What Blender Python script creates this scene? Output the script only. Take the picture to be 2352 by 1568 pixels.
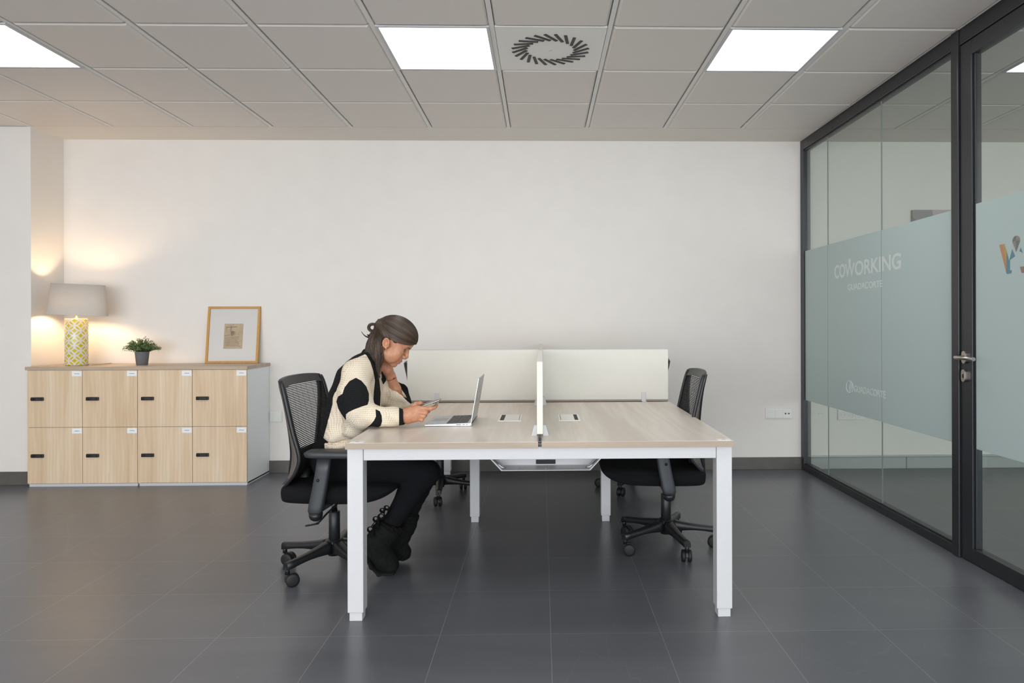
import bpy, bmesh, math, random
import numpy as np
from mathutils import Vector, Matrix

SC = bpy.context.scene
for o in list(bpy.data.objects):
    bpy.data.objects.remove(o, do_unlink=True)
COL = SC.collection
PI = math.pi
R = math.radians
random.seed(7)
np.random.seed(7)

# ------------------------------------------------------------------ camera
CAM_H, FPX, CX, CY, YAW, ROLL = 1.2031, 1579.8, 1277.46, 744.28, 0.02142, 0.00275
cam = bpy.data.cameras.new('camera')
cam.sensor_width = 36.0
cam.lens = 36.0 * FPX / 2352.0
cam.shift_x = (1176.0 - CX) / 2352.0
cam.shift_y = (CY - 784.0) / 2352.0
cam.clip_start = 0.05
cam.clip_end = 60
camo = bpy.data.objects.new('camera', cam)
COL.objects.link(camo)
ex = Vector((math.cos(YAW), -math.sin(YAW), 0)); ez = Vector((0, 0, 1)); dp = Vector((math.sin(YAW), math.cos(YAW), 0))
rt = ex * math.cos(ROLL) - ez * math.sin(ROLL)
up = ex * math.sin(ROLL) + ez * math.cos(ROLL)
M = Matrix((rt, up, -dp)).transposed().to_4x4()
M.translation = (0, 0, CAM_H)
camo.matrix_world = M
SC.camera = camo

# ------------------------------------------------------------------ world, exposure, daylight
SC.view_settings.view_transform = 'Standard'
SC.view_settings.look = 'None'
SC.view_settings.gamma = 1
SC.view_settings.exposure = 0.02
SC.view_settings.use_curve_mapping = False
w = bpy.data.worlds.new('world'); SC.world = w; w.use_nodes = True
w.node_tree.nodes['Background'].inputs[0].default_value = (0.62, 0.72, 0.85, 1)
w.node_tree.nodes['Background'].inputs[1].default_value = 1.0

def area(name, loc, rot, sx, sy, power, col):
    l = bpy.data.lights.new(name, 'AREA'); l.shape = 'RECTANGLE'; l.size = sx; l.size_y = sy
    l.energy = power; l.color = col
    o = bpy.data.objects.new(name, l); COL.objects.link(o); o.location = loc; o.rotation_euler = rot
    return o
# daylight entering by the tall shop windows behind the camera
area('window_daylight', (-1.7, -3.30, 1.30), (R(90), 0, 0), 7.6, 2.2, 335, (0.93, 0.96, 1.0))
area('side_room_daylight', (4.2, -3.30, 1.45), (R(90), 0, 0), 3.0, 2.0, 170, (0.80, 0.90, 1.0))
PANEL_E = 7.2       # emission of the ceiling light panels

# ------------------------------------------------------------------ materials
def lin(c):
    return tuple(((x / 255.0) / 12.92 if x / 255.0 <= 0.04045 else ((x / 255.0 + 0.055) / 1.055) ** 2.4) for x in c) + (1,)

class NT:
    def __init__(s, name):
        s.m = bpy.data.materials.new(name); s.m.use_nodes = True
        s.n = s.m.node_tree.nodes; s.l = s.m.node_tree.links
        s.b = s.n['Principled BSDF']
        s.tc = None
    def add(s, t, **kw):
        n = s.n.new(t)
        for k, v in kw.items(): setattr(n, k, v)
        return n
    def coord(s, scale=(1, 1, 1), loc=(0, 0, 0), rot=(0, 0, 0), out='Object'):
        if s.tc is None: s.tc = s.add('ShaderNodeTexCoord')
        mp = s.add('ShaderNodeMapping'); s.l.new(s.tc.outputs[out], mp.inputs[0])
        mp.inputs[1].default_value = loc; mp.inputs[2].default_value = rot; mp.inputs[3].default_value = scale
        return mp.outputs[0]
    def noise(s, vec, sc, detail=3, rough=.5, dist=0):
        n = s.add('ShaderNodeTexNoise'); n.inputs['Scale'].default_value = sc
        n.inputs['Detail'].default_value = detail; n.inputs['Roughness'].default_value = rough
        n.inputs['Distortion'].default_value = dist
        if vec is not None: s.l.new(vec, n.inputs['Vector'])
        return n.outputs[0]
    def ramp(s, fac, stops):
        r = s.add('ShaderNodeValToRGB'); e = r.color_ramp.elements
        while len(e) < len(stops): e.new(0.5)
        for i, (p, c) in enumerate(stops): e[i].position = p; e[i].color = c
        s.l.new(fac, r.inputs[0]); return r.outputs[0]
    def mix(s, fac, a, b, mode='MIX'):
        n = s.add('ShaderNodeMix', data_type='RGBA', blend_type=mode)
        for sock, v in ((0, fac), (6, a), (7, b)):
            if isinstance(v, (int, float)): n.inputs[sock].default_value = v
            elif isinstance(v, tuple): n.inputs[sock].default_value = v
            else: s.l.new(v, n.inputs[sock])
        return n.outputs[2]
    def math(s, op, a, b=None, c=None):
        n = s.add('ShaderNodeMath', operation=op)
        for i, v in enumerate((a, b, c)):
            if v is None: continue
            if isinstance(v, (int, float)): n.inputs[i].default_value = v
            else: s.l.new(v, n.inputs[i])
        return n.outputs[0]
    def bump(s, h, strength=.3, dist=.002):
        n = s.add('ShaderNodeBump'); n.inputs['Strength'].default_value = strength
        n.inputs['Distance'].default_value = dist
        s.l.new(h, n.inputs['Height']); s.l.new(n.outputs[0], s.b.inputs['Normal'])
    def set(s, **kw):
        nm = {'col': 'Base Color', 'rough': 'Roughness', 'metal': 'Metallic', 'spec': 'Specular IOR Level', 'sheen': 'Sheen Weight', 'sss': 'Subsurface Weight', 'trans': 'Transmission Weight', 'coat': 'Coat Weight'}
        for k, v in kw.items():
            i = s.b.inputs[nm[k]]
            if isinstance(v, (int, float, tuple)): i.default_value = v
            else: s.l.new(v, i)

def plain(name, c, rough=.5, metal=0, spec=.5, grain=0, gs=400, bump=0, sheen=0):
    t = NT(name); t.set(col=lin(c), rough=rough, metal=metal, spec=spec, sheen=sheen)
    v = t.coord()
    n = t.noise(v, gs, 2)
    if grain:
        lo = tuple(x * (1 - grain) for x in lin(c)[:3]) + (1,); hi = tuple(min(1, x * (1 + grain)) for x in lin(c)[:3]) + (1,)
        t.set(col=t.ramp(n, [(.3, lo), (.7, hi)]))
    if bump: t.bump(n, bump, .001)
    return t.m

MT = {}
MT['wall'] = plain('wall_paint', (231, 225, 218), .75, grain=.012, gs=6, bump=.03)
MT['wall2'] = plain('side_room_wall_paint', (226, 223, 214), .75, grain=.012, gs=6)
MT['plaster'] = plain('ceiling_plaster', (230, 224, 216), .8, grain=.01, gs=8)
MT['tile'] = plain('ceiling_tile_metal', (224, 217, 210), .5, grain=.03, gs=900, bump=.1)
MT['tgrid'] = plain('ceiling_grid_metal', (226, 224, 220), .4)
MT['whitemetal'] = plain('white_powder_coat', (202, 200, 200), .38, grain=.01, gs=60)
MT['whiteplastic'] = plain('white_plastic', (232, 230, 224), .35)
MT['whitepanel'] = plain('white_screen_board', (220, 216, 205), .5, grain=.01, gs=40)
MT['greywhite'] = plain('cabinet_white', (238, 243, 243), .45)
MT['baseb'] = plain('skirting_tile', (92, 88, 84), .4, grain=.08, gs=12)
MT['baseb2'] = plain('side_room_skirting', (176, 180, 176), .4)
MT['blackframe'] = plain('black_frame', (38, 39, 42), .35, grain=.1, gs=40)
MT['rubber'] = plain('black_rubber', (18, 18, 19), .6)
MT['plastic'] = plain('black_plastic', (27, 28, 30), .42, grain=.12, gs=300, bump=.1)
MT['plasticgrey'] = plain('dark_grey_plastic', (52, 54, 57), .45, grain=.06, gs=300, bump=.1)
MT['taupe'] = plain('taupe_shell', (96, 88, 82), .5)
MT['seatfab'] = plain('black_seat_fabric', (17, 17, 19), .95, spec=.25, grain=.25, gs=700, bump=.4)
MT['meshfab'] = plain('black_mesh_fabric', (24, 24, 26), .85)
MT['rail'] = plain('taupe_rail', (150, 138, 128), .5)
MT['flap'] = plain('cable_flap_white', (240, 236, 228), .4)
MT['chrome'] = plain('chrome', (205, 205, 205), .18, metal=1)
MT['steel'] = plain('brushed_steel', (196, 190, 182), .3, metal=1, grain=.05, gs=200)
MT['alu'] = plain('laptop_aluminium', (190, 192, 195), .35, metal=.85, grain=.02, gs=300)
MT['key'] = plain('laptop_key', (58, 58, 60), .5)
MT['pad'] = plain('laptop_trackpad', (158, 161, 165), .35, metal=.6)
MT['dark'] = plain('dark_recess', (16, 16, 17), .6)
MT['slot'] = plain('dark_slot', (30, 31, 31), .5)
MT['paper'] = plain('white_card', (240, 240, 240), .6)
MT['ink'] = plain('card_ink', (70, 70, 72), .6)
MT['mat'] = plain('picture_mount', (226, 222, 217), .8)
MT['gold'] = plain('honey_wood_frame', (196, 146, 72), .45, grain=.08, gs=60)
MT['pot'] = plain('grey_pot', (104, 106, 110), .6, grain=.06, gs=60)
MT['soil'] = plain('potting_soil', (48, 38, 30), .9)
MT['stem'] = plain('plant_stem', (72, 84, 44), .7)
MT['phone'] = plain('phone_body', (150, 146, 138), .25, metal=.5)
MT['phonedark'] = plain('phone_glass', (20, 20, 22), .1)
MT['thread'] = plain('dark_red_thread', (84, 30, 26), .7)
MT['gold2'] = plain('thin_metal_bangle', (200, 180, 150), .25, metal=1)
MT['boot'] = plain('black_suede', (19, 22, 18), .95, spec=.2, grain=.35, gs=90, bump=.5)
MT['fur'] = plain('black_fleece', (14, 13, 13), .95, spec=.2, grain=.4, gs=300, bump=.8)
MT['sole'] = plain('boot_sole', (24, 26, 26), .8, spec=.2)
MT['trouser'] = plain('black_jersey', (17, 17, 20), .95, spec=.2, grain=.2, gs=600, bump=.2)
MT['eye'] = plain('eye_white', (200, 190, 182), .2)
MT['iris'] = plain('eye_iris', (38, 24, 16), .15)
MT['brow'] = plain('eyebrow_hair', (46, 32, 24), .8)

def wood(name, c1, c2, c3, axis, sc=1.0, rough=.42, fine=1.0):
    t = NT(name)
    s = {'X': (.35, 5, 5), 'Y': (5, .35, 5), 'Z': (5, 5, .35)}[axis]
    s2 = {'X': (2, 90, 90), 'Y': (90, 2, 90), 'Z': (90, 90, 2)}[axis]
    v = t.coord(tuple(a * sc for a in s))
    n1 = t.noise(v, 1.4, 4, .55, 1.2)
    n2 = t.noise(t.coord(tuple(a * sc for a in s2)), 1.6, 3, .6, .3)
    wv = t.add('ShaderNodeTexWave', wave_type='RINGS', rings_direction={'X': 'X', 'Y': 'Y', 'Z': 'Z'}[axis])
    s3 = {'X': (.25, 1, 1), 'Y': (1, .25, 1), 'Z': (1, 1, .25)}[axis]
    t.l.new(t.coord(tuple(a * sc for a in s3), (.37, .21, .13)), wv.inputs['Vector'])
    wv.inputs['Scale'].default_value = 9; wv.inputs['Distortion'].default_value = 7; wv.inputs['Detail'].default_value = 3
    wv.inputs['Detail Scale'].default_value = .9
    base = t.ramp(n1, [(.32, lin(c1)), (.52, lin(c2)), (.72, lin(c3))])
    c = t.mix(t.math('MULTIPLY', wv.outputs[1], .16), base, lin(tuple(x * .86 for x in c1)))
    c = t.mix(t.math('MULTIPLY', n2, .30 * fine), c, lin(tuple(x * .82 for x in c1)))
    t.set(col=c, rough=rough)
    t.bump(n2, .08, .0006)
    return t.m
MT['doorwood'] = wood('locker_oak', (218, 188, 152), (232, 206, 173), (239, 218, 190), 'Z', 1.3)
MT['topwood'] = wood('cabinet_top_oak', (184, 162, 138), (196, 174, 150), (206, 187, 164), 'X', 1.0)
MT['deskwood'] = wood('desk_oak', (214, 199, 182), (231, 219, 205), (240, 231, 219), 'Y', .9, .33, 1.5)
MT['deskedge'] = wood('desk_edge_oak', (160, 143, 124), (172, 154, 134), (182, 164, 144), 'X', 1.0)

def floor_mat():
    t = NT('floor_tile')
    v = t.coord((1, 1, 1), (-.033 + .4285 * 40, -2.674 + .435 * 40, 0))
    def brick(vec, c1, c2, mort, ms):
        b = t.add('ShaderNodeTexBrick', offset=0.0, squash=1.0)
        t.l.new(vec, b.inputs['Vector'])
        b.inputs['Color1'].default_value = c1; b.inputs['Color2'].default_value = c2; b.inputs['Mortar'].default_value = mort
        b.inputs['Scale'].default_value = 1; b.inputs['Mortar Size'].default_value = ms
        b.inputs['Mortar Smooth'].default_value = .1; b.inputs['Bias'].default_value = 0
        b.inputs['Brick Width'].default_value = .4285; b.inputs['Row Height'].default_value = .435
        return b
    b = brick(v, lin((95, 96, 101)), lin((103, 104, 108)), lin((120, 119, 116)), .0011)
    st = t.noise(t.coord((.5, 3.2, 1), rot=(0, 0, .35)), 1.5, 6, .6, .8)
    st2 = t.noise(t.coord((8, 60, 1)), 1, 3)
    c = t.mix(.5, b.outputs[0], t.ramp(st, [(.3, lin((90, 90, 95))), (.55, lin((101, 101, 106))), (.75, lin((109, 110, 115)))]))
    c = t.mix(t.math('MULTIPLY', st2, .12), c, lin((70, 69, 69)))
    c = t.mix(b.outputs[1], c, lin((140, 139, 137)))
    # thin pale veins in the stone look
    vo = t.add('ShaderNodeTexVoronoi', feature='DISTANCE_TO_EDGE'); vo.inputs['Scale'].default_value = 1.1
    dn = t.noise(t.coord((1, 1, 1)), 2.2, 5)
    vv = t.add('ShaderNodeVectorMath', operation='ADD'); t.l.new(t.coord((1.6, .5, 1), rot=(0, 0, .5)), vv.inputs[0]); t.l.new(dn, vv.inputs[1])
    t.l.new(vv.outputs[0], vo.inputs['Vector'])
    vein = t.ramp(vo.outputs[0], [(0, (1, 1, 1, 1)), (.004, (0, 0, 0, 1))])
    c = t.mix(t.math('MULTIPLY', vein, .25), c, lin((130, 130, 130)))
    t.set(col=c, rough=t.math('MULTIPLY_ADD', st, .06, .27), spec=.55)
    hh = t.math('SUBTRACT', 1.0, b.outputs[1])
    t.bump(hh, .12, .0006)
    return t.m
MT['floor'] = floor_mat()

def emis(name, col, e):
    t = NT(name); t.set(col=(.9, .9, .9, 1))
    t.b.inputs['Emission Color'].default_value = col; t.b.inputs['Emission Strength'].default_value = e
    return t.m
MT['panel'] = emis('light_panel_diffuser', (.93, .96, 1.0, 1), PANEL_E)
MT['bulb'] = emis('warm_bulb', (1.0, .71, .43, 1), 250)

def glass_mat(name, tint, f0):
    """clear pane: tinted straight-through light plus a Schlick mirror reflection on each face"""
    t = NT(name); nt = t.m.node_tree; nt.nodes.remove(t.b)
    o = [x for x in nt.nodes if x.type == 'OUTPUT_MATERIAL'][0]
    mx = t.add('ShaderNodeMixShader'); tr = t.add('ShaderNodeBsdfTransparent'); gl = t.add('ShaderNodeBsdfGlossy'); lw = t.add('ShaderNodeLayerWeight')
    lw.inputs['Blend'].default_value = .5
    tr.inputs[0].default_value = tint; gl.inputs['Roughness'].default_value = 0.0
    fr = t.math('MULTIPLY_ADD', t.math('POWER', lw.outputs['Facing'], 5.0), 1 - f0, f0)
    nt.links.new(fr, mx.inputs[0]); nt.links.new(tr.outputs[0], mx.inputs[1]); nt.links.new(gl.outputs[0], mx.inputs[2])
    nt.links.new(mx.outputs[0], o.inputs[0]); return t.m
MT['glass'] = glass_mat('partition_glass', (.875, .895, .875, 1), .04)
MT['picglass'] = glass_mat('picture_glass', (.98, .98, .98, 1), .04)

def film_mat(name, c, tl):
    m = bpy.data.materials.new(name); m.use_nodes = True; nt = m.node_tree; nt.nodes.clear()
    o = nt.nodes.new('ShaderNodeOutputMaterial'); mx = nt.nodes.new('ShaderNodeMixShader'); mx.inputs[0].default_value = tl
    d = nt.nodes.new('ShaderNodeBsdfPrincipled'); d.inputs['Base Color'].default_value = lin(c); d.inputs['Roughness'].default_value = .45
    d.inputs['Specular IOR Level'].default_value = .35
    tr = nt.nodes.new('ShaderNodeBsdfTranslucent'); tr.inputs[0].default_value = lin(c)
    nt.links.new(d.outputs[0], mx.inputs[1]); nt.links.new(tr.outputs[0], mx.inputs[2]); nt.links.new(mx.outputs[0], o.inputs[0]); return m
MT['film'] = film_mat('frosted_film', (214, 226, 224), .45)
MT['letter'] = film_mat('pale_film_lettering', (244, 249, 246), .45)
MT['seal'] = film_mat('glass_joint', (150, 160, 154), .3)
for k, c in dict(w_orange=(190, 132, 96), w_yellow=(176, 152, 92), w_teal=(92, 132, 146), w_pink=(186, 164, 172), w_brown=(140, 120, 100), w_grey=(140, 134, 134), w_dgrey=(112, 112, 106)).items():
    MT[k] = plain(k.replace('w_', 'window_print_'), c, .4)

def shade_mat():
    m = bpy.data.materials.new('lamp_shade_fabric'); m.use_nodes = True; nt = m.node_tree; nt.nodes.clear()
    o = nt.nodes.new('ShaderNodeOutputMaterial'); mx = nt.nodes.new('ShaderNodeMixShader'); mx.inputs[0].default_value = .11
    d = nt.nodes.new('ShaderNodeBsdfDiffuse'); tr = nt.nodes.new('ShaderNodeBsdfTranslucent')
    tc = nt.nodes.new('ShaderNodeTexCoord'); mp = nt.nodes.new('ShaderNodeMapping'); mp.inputs[3].default_value = (20, 20, 500)
    n = nt.nodes.new('ShaderNodeTexNoise'); n.inputs['Scale'].default_value = 1
    r = nt.nodes.new('ShaderNodeValToRGB'); r.color_ramp.elements[0].color = lin((200, 192, 182)); r.color_ramp.elements[1].color = lin((218, 210, 200))
    nt.links.new(tc.outputs['Object'], mp.inputs[0]); nt.links.new(mp.outputs[0], n.inputs['Vector']); nt.links.new(n.outputs[0], r.inputs[0])
    nt.links.new(r.outputs[0], d.inputs[0]); nt.links.new(r.outputs[0], tr.inputs[0])
    nt.links.new(d.outputs[0], mx.inputs[1]); nt.links.new(tr.outputs[0], mx.inputs[2]); nt.links.new(mx.outputs[0], o.inputs[0]); return m
MT['shade'] = shade_mat()

def lamp_base_mat():
    """white ceramic lattice of overlapping circles over mustard yellow, driven by the mesh's own uv"""
    t = NT('lattice_ceramic')
    uv = t.add('ShaderNodeUVMap'); uv.uv_map = 'UVMap'
    sx = t.add('ShaderNodeSeparateXYZ'); t.l.new(uv.outputs[0], sx.inputs[0])
    fx = t.math('SUBTRACT', t.math('FRACT', sx.outputs[0]), .5)
    fy = t.math('SUBTRACT', t.math('FRACT', sx.outputs[1]), .5)
    def ring(dx, dy, r0, wd):
        a = t.math('SUBTRACT', fx, dx); b = t.math('SUBTRACT', fy, dy)
        d = t.math('SQRT', t.math('ADD', t.math('MULTIPLY', a, a), t.math('MULTIPLY', b, b)))
        return t.math('LESS_THAN', t.math('ABSOLUTE', t.math('SUBTRACT', d, r0)), wd)
    acc = None
    for dx, dy in ((0, 0), (.5, .5), (-.5, .5), (.5, -.5), (-.5, -.5), (1, 0), (-1, 0), (0, 1), (0, -1)):
        g = ring(dx, dy, .5, .070)
        acc = g if acc is None else t.math('MAXIMUM', acc, g)
    t.set(col=t.mix(acc, lin((204, 182, 12)), lin((222, 217, 208))), rough=.25)
    t.bump(acc, .5, .002)
    return t.m
MT['lattice'] = lamp_base_mat()

def leaf_mat():
    t = NT('small_leaf'); oi = t.add('ShaderNodeAttribute'); oi.attribute_name = 'tone'
    t.set(col=t.ramp(oi.outputs['Fac'], [(0, lin((58, 80, 44))), (.5, lin((98, 124, 72))), (1, lin((146, 160, 98)))]), rough=.5)
    return t.m
MT['leaf'] = leaf_mat()
def hair_mat():
    t = NT('brown_hair'); a = t.add('ShaderNodeAttribute'); a.attribute_name = 'tone'
    t.set(col=t.ramp(a.outputs['Fac'], [(0, lin((40, 29, 22))), (.5, lin((72, 54, 40))), (1, lin((128, 99, 73)))]), rough=.42, spec=.5)
    return t.m
MT['hair'] = hair_mat()
def skin_mat():
    t = NT('skin'); a = t.add('ShaderNodeAttribute'); a.attribute_name = 'lip'
    n = t.noise(t.coord(), 60, 3)
    c = t.ramp(n, [(.3, lin((180, 122, 92))), (.7, lin((194, 138, 106)))])
    c = t.mix(a.outputs['Fac'], c, lin((168, 88, 76)))
    t.set(col=c, rough=.48, sss=.08)
    t.b.inputs['Subsurface Radius'].default_value = (.01, .004, .002)
    t.bump(t.noise(t.coord(), 400, 2), .08, .001)
    return t.m
MT['skin'] = skin_mat()
def knit_mat():
    t = NT('waffle_knit'); a = t.add('ShaderNodeAttribute'); a.attribute_name = 'black'
    k = t.add('ShaderNodeAttribute'); k.attribute_name = 'knit'
    sx = t.add('ShaderNodeSeparateXYZ'); t.l.new(k.outputs['Vector'], sx.inputs[0])
    P = .0088
    s1 = t.math('SINE', t.math('MULTIPLY', sx.outputs[0], 2 * PI / P))
    s2 = t.math('SINE', t.math('MULTIPLY', sx.outputs[1], 2 * PI / P))
    hole = t.math('MULTIPLY', t.math('MULTIPLY_ADD', s1, .5, .5), t.math('MULTIPLY_ADD', s2, .5, .5))
    hs = t.math('POWER', hole, 1.6)  # shade of the knit holes, mixed into both yarn colours besides the bump
    h = t.math('SUBTRACT', 1.0, hs)
    blk = t.math('GREATER_THAN', a.outputs['Fac'], .5)
    cream = t.mix(t.math('MULTIPLY', hs, .6), lin((229, 215, 193)), lin((172, 150, 120)))
    black = t.mix(t.math('MULTIPLY', hs, .6), lin((27, 28, 28)), lin((14, 14, 14)))
    t.set(col=t.mix(blk, cream, black), rough=.95, spec=.2)
    t.bump(h, .6, .003)
    return t.m
MT['knit'] = knit_mat()

# ------------------------------------------------------------------ mesh helpers
class MB:
    """collects simple shapes in one bmesh; build() links them as ONE mesh object"""
    def __init__(s): s.bm = bmesh.new(); s.mats = []
    def mi(s, m):
        if m not in s.mats: s.mats.append(m)
        return s.mats.index(m)
    def _fin(s, geom_faces, m, smooth=False):
        i = s.mi(m) if m else 0
        for f in geom_faces: f.material_index = i; f.smooth = smooth
    def box(s, x0, x1, y0, y1, z0, z1, bev=0, m=None, mtx=None, seg=2):
        b = bmesh.new(); bmesh.ops.create_cube(b, size=1)
        bmesh.ops.scale(b, vec=(x1 - x0, y1 - y0, z1 - z0), verts=b.verts)
        bmesh.ops.translate(b, vec=((x0 + x1) / 2, (y0 + y1) / 2, (z0 + z1) / 2), verts=b.verts)
        if bev: bmesh.ops.bevel(b, geom=b.edges[:], offset=bev, segments=seg, affect='EDGES', profile=.5)
        s.merge(b, m, mtx); return s
    def merge(s, b, m=None, mtx=None, smooth=False):
        if mtx is not None: b.transform(mtx)
        vm = {}
        for v in b.verts: vm[v] = s.bm.verts.new(v.co)
        i = s.mi(m) if m else 0
        for f in b.faces:
            try: nf = s.bm.faces.new([vm[v] for v in f.verts]); nf.material_index = i; nf.smooth = smooth or f.smooth
            except ValueError: pass
        b.free()
    def prism(s, pts, axis, a, b_, m=None, bev=0, mtx=None):
        """pts: 2D outline in the other two axes (order x,y,z kept); extruded from a to b_ along axis"""
        b = bmesh.new()
        def P(p, t):
            return {'X': (t, p[0], p[1]), 'Y': (p[0], t, p[1]), 'Z': (p[0], p[1], t)}[axis]
        v0 = [b.verts.new(P(p, a)) for p in pts]; v1 = [b.verts.new(P(p, b_)) for p in pts]
        n = len(pts)
        b.faces.new(v0); b.faces.new(v1[::-1])
        for i in range(n): b.faces.new((v0[i], v1[i], v1[(i + 1) % n], v0[(i + 1) % n]))
        bmesh.ops.recalc_face_normals(b, faces=b.faces)
        if bev: bmesh.ops.bevel(b, geom=b.edges[:], offset=bev, segments=2, affect='EDGES')
        s.merge(b, m, mtx); return s
    def cyl(s, p0, p1, r0, r1=None, n=24, m=None, caps=True, bev=0):
        r1 = r0 if r1 is None else r1
        p0, p1 = Vector(p0), Vector(p1); d = (p1 - p0)
        q = Vector((0, 0, 1)).rotation_difference(d.normalized()).to_matrix()
        b = bmesh.new(); rings = []
        prof = [(0, r0), (1, r1)]
        L = d.length
        if bev: prof = [(0, r0 - bev), (bev / L, r0), (1 - bev / L, r1), (1, r1 - bev)]
        for t, r in prof:
            rings.append([b.verts.new(p0 + d * t + q @ Vector((r * math.cos(2 * PI * k / n), r * math.sin(2 * PI * k / n), 0))) for k in range(n)])
        for a, c in zip(rings, rings[1:]):
            for k in range(n):
                f = b.faces.new((a[k], a[(k + 1) % n], c[(k + 1) % n], c[k])); f.smooth = True
        if caps: b.faces.new(rings[0][::-1]); b.faces.new(rings[-1])
        s.merge(b, m); return s
    def lathe(s, prof, n=32, m=None, loc=(0, 0, 0), axis='Z', sy=1.0):
        b = bmesh.new(); rings = []
        for r, z in prof:
            ring = []
            for k in range(n):
                a = 2 * PI * k / n; c, d = r * math.cos(a), r * math.sin(a) * sy
                co = {'Z': (c, d, z), 'X': (z, c, d), 'Y': (c, z, d)}[axis]
                ring.append(b.verts.new(Vector(co) + Vector(loc)))
            rings.append(ring)
        for a, c in zip(rings, rings[1:]):
            for k in range(n):
                f = b.faces.new((a[k], a[(k + 1) % n], c[(k + 1) % n], c[k])); f.smooth = True
        if prof[0][0] > 1e-5: b.faces.new(rings[0][::-1])
        if prof[-1][0] > 1e-5: b.faces.new(rings[-1])
        bmesh.ops.remove_doubles(b, verts=b.verts, dist=1e-6)
        bmesh.ops.recalc_face_normals(b, faces=b.faces)
        s.merge(b, m); return s
    def tube(s, pts, r, n=8, m=None, closed=False, sq=None):
        """r: number or list; round tube along pts"""
        pts = [Vector(p) for p in pts]; N = len(pts)
        rs = r if isinstance(r, (list, tuple)) else [r] * N
        b = bmesh.new(); rings = []; prev = None
        for i, p in enumerate(pts):
            if closed: t = (pts[(i + 1) % N] - pts[i - 1])
            else: t = pts[min(i + 1, N - 1)] - pts[max(i - 1, 0)]
            if t.length < 1e-9: t = Vector((0, 0, 1))
            t.normalize()
            if prev is None:
                u = t.cross(Vector((0, 0, 1)))
                if u.length < .1: u = t.cross(Vector((0, 1, 0)))
                u.normalize()
            else:
                u = prev - t * prev.dot(t)
                u.normalize()
            prev = u; v = t.cross(u)
            ring = []
            for k in range(n):
                a = 2 * PI * k / n
                ca, sa = math.cos(a), math.sin(a)
                if sq: ca *= sq[0]; sa *= sq[1]
                ring.append(b.verts.new(p + (u * ca + v * sa) * rs[i]))
            rings.append(ring)
        pairs = list(zip(rings, rings[1:]))
        if closed: pairs.append((rings[-1], rings[0]))
        for a, c in pairs:
            for k in range(n):
                f = b.faces.new((a[k], a[(k + 1) % n], c[(k + 1) % n], c[k])); f.smooth = True
        if not closed:
            b.faces.new(rings[0][::-1]); b.faces.new(rings[-1])
        s.merge(b, m); return s
    def loft(s, rings, m=None, smooth=True, caps=True, closed=True):
        b = bmesh.new(); rr = [[b.verts.new(p) for p in r] for r in rings]
        for a, c in zip(rr, rr[1:]):
            n = len(a)
            for k in range(n if closed else n - 1):
                f = b.faces.new((a[k], a[(k + 1) % n], c[(k + 1) % n], c[k])); f.smooth = smooth
        if caps and closed: b.faces.new(rr[0][::-1]); b.faces.new(rr[-1])
        bmesh.ops.recalc_face_normals(b, faces=b.faces)
        s.merge(b, m); return s
    def build(s, name, m=None, parent=None, auto=True):
        me = bpy.data.meshes.new(name); s.bm.to_mesh(me); s.bm.free()
        for x in (s.mats or ([m] if m else [])): me.materials.append(x)
        o = bpy.data.objects.new(name, me); COL.objects.link(o)
        if parent is not None: o.parent = parent
        return o

def tag(o, label=None, cat=None, group=None, kind=None):
    if label: o['label'] = label
    if cat: o['category'] = cat
    if group: o['group'] = group
    if kind: o['kind'] = kind
    return o
def empty(name, loc=(0, 0, 0), rz=0, **kw):
    o = bpy.data.objects.new(name, None); COL.objects.link(o); o.empty_display_size = .05
    o.location = loc; o.rotation_euler = (0, 0, rz); return tag(o, **kw)
def struct(name, mb, m, label=None):
    o = mb.build(name, m); o['kind'] = 'structure'
    if label: o['label'] = label
    return o
def dup(o, parent=None):
    c = o.copy(); COL.objects.link(c); c.parent = parent
    for ch in list(o.children):
        k = dup(ch, c)
    return c
def raw_mesh(name, verts, faces, mat, parent=None, smooth=True, attrs=None):
    me = bpy.data.meshes.new(name)
    me.vertices.add(len(verts)); me.vertices.foreach_set('co', np.asarray(verts, dtype=np.float32).ravel())
    faces = np.asarray(faces, dtype=np.int32); nf, k = faces.shape
    me.loops.add(nf * k); me.loops.foreach_set('vertex_index', faces.ravel())
    me.polygons.add(nf); me.polygons.foreach_set('loop_start', np.arange(0, nf * k, k, dtype=np.int32))
    me.polygons.foreach_set('loop_total', np.full(nf, k, dtype=np.int32))
    me.update(calc_edges=True)
    if smooth: me.polygons.foreach_set('use_smooth', np.ones(nf, dtype=bool))
    for an, (ty, data) in (attrs or {}).items():
        a = me.attributes.new(an, ty, 'POINT')
        a.data.foreach_set('vector' if ty == 'FLOAT_VECTOR' else 'value', np.asarray(data, dtype=np.float32).ravel())
    me.materials.append(mat); me.validate()
    o = bpy.data.objects.new(name, me); COL.objects.link(o)
    if parent is not None: o.parent = parent
    return o
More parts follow.
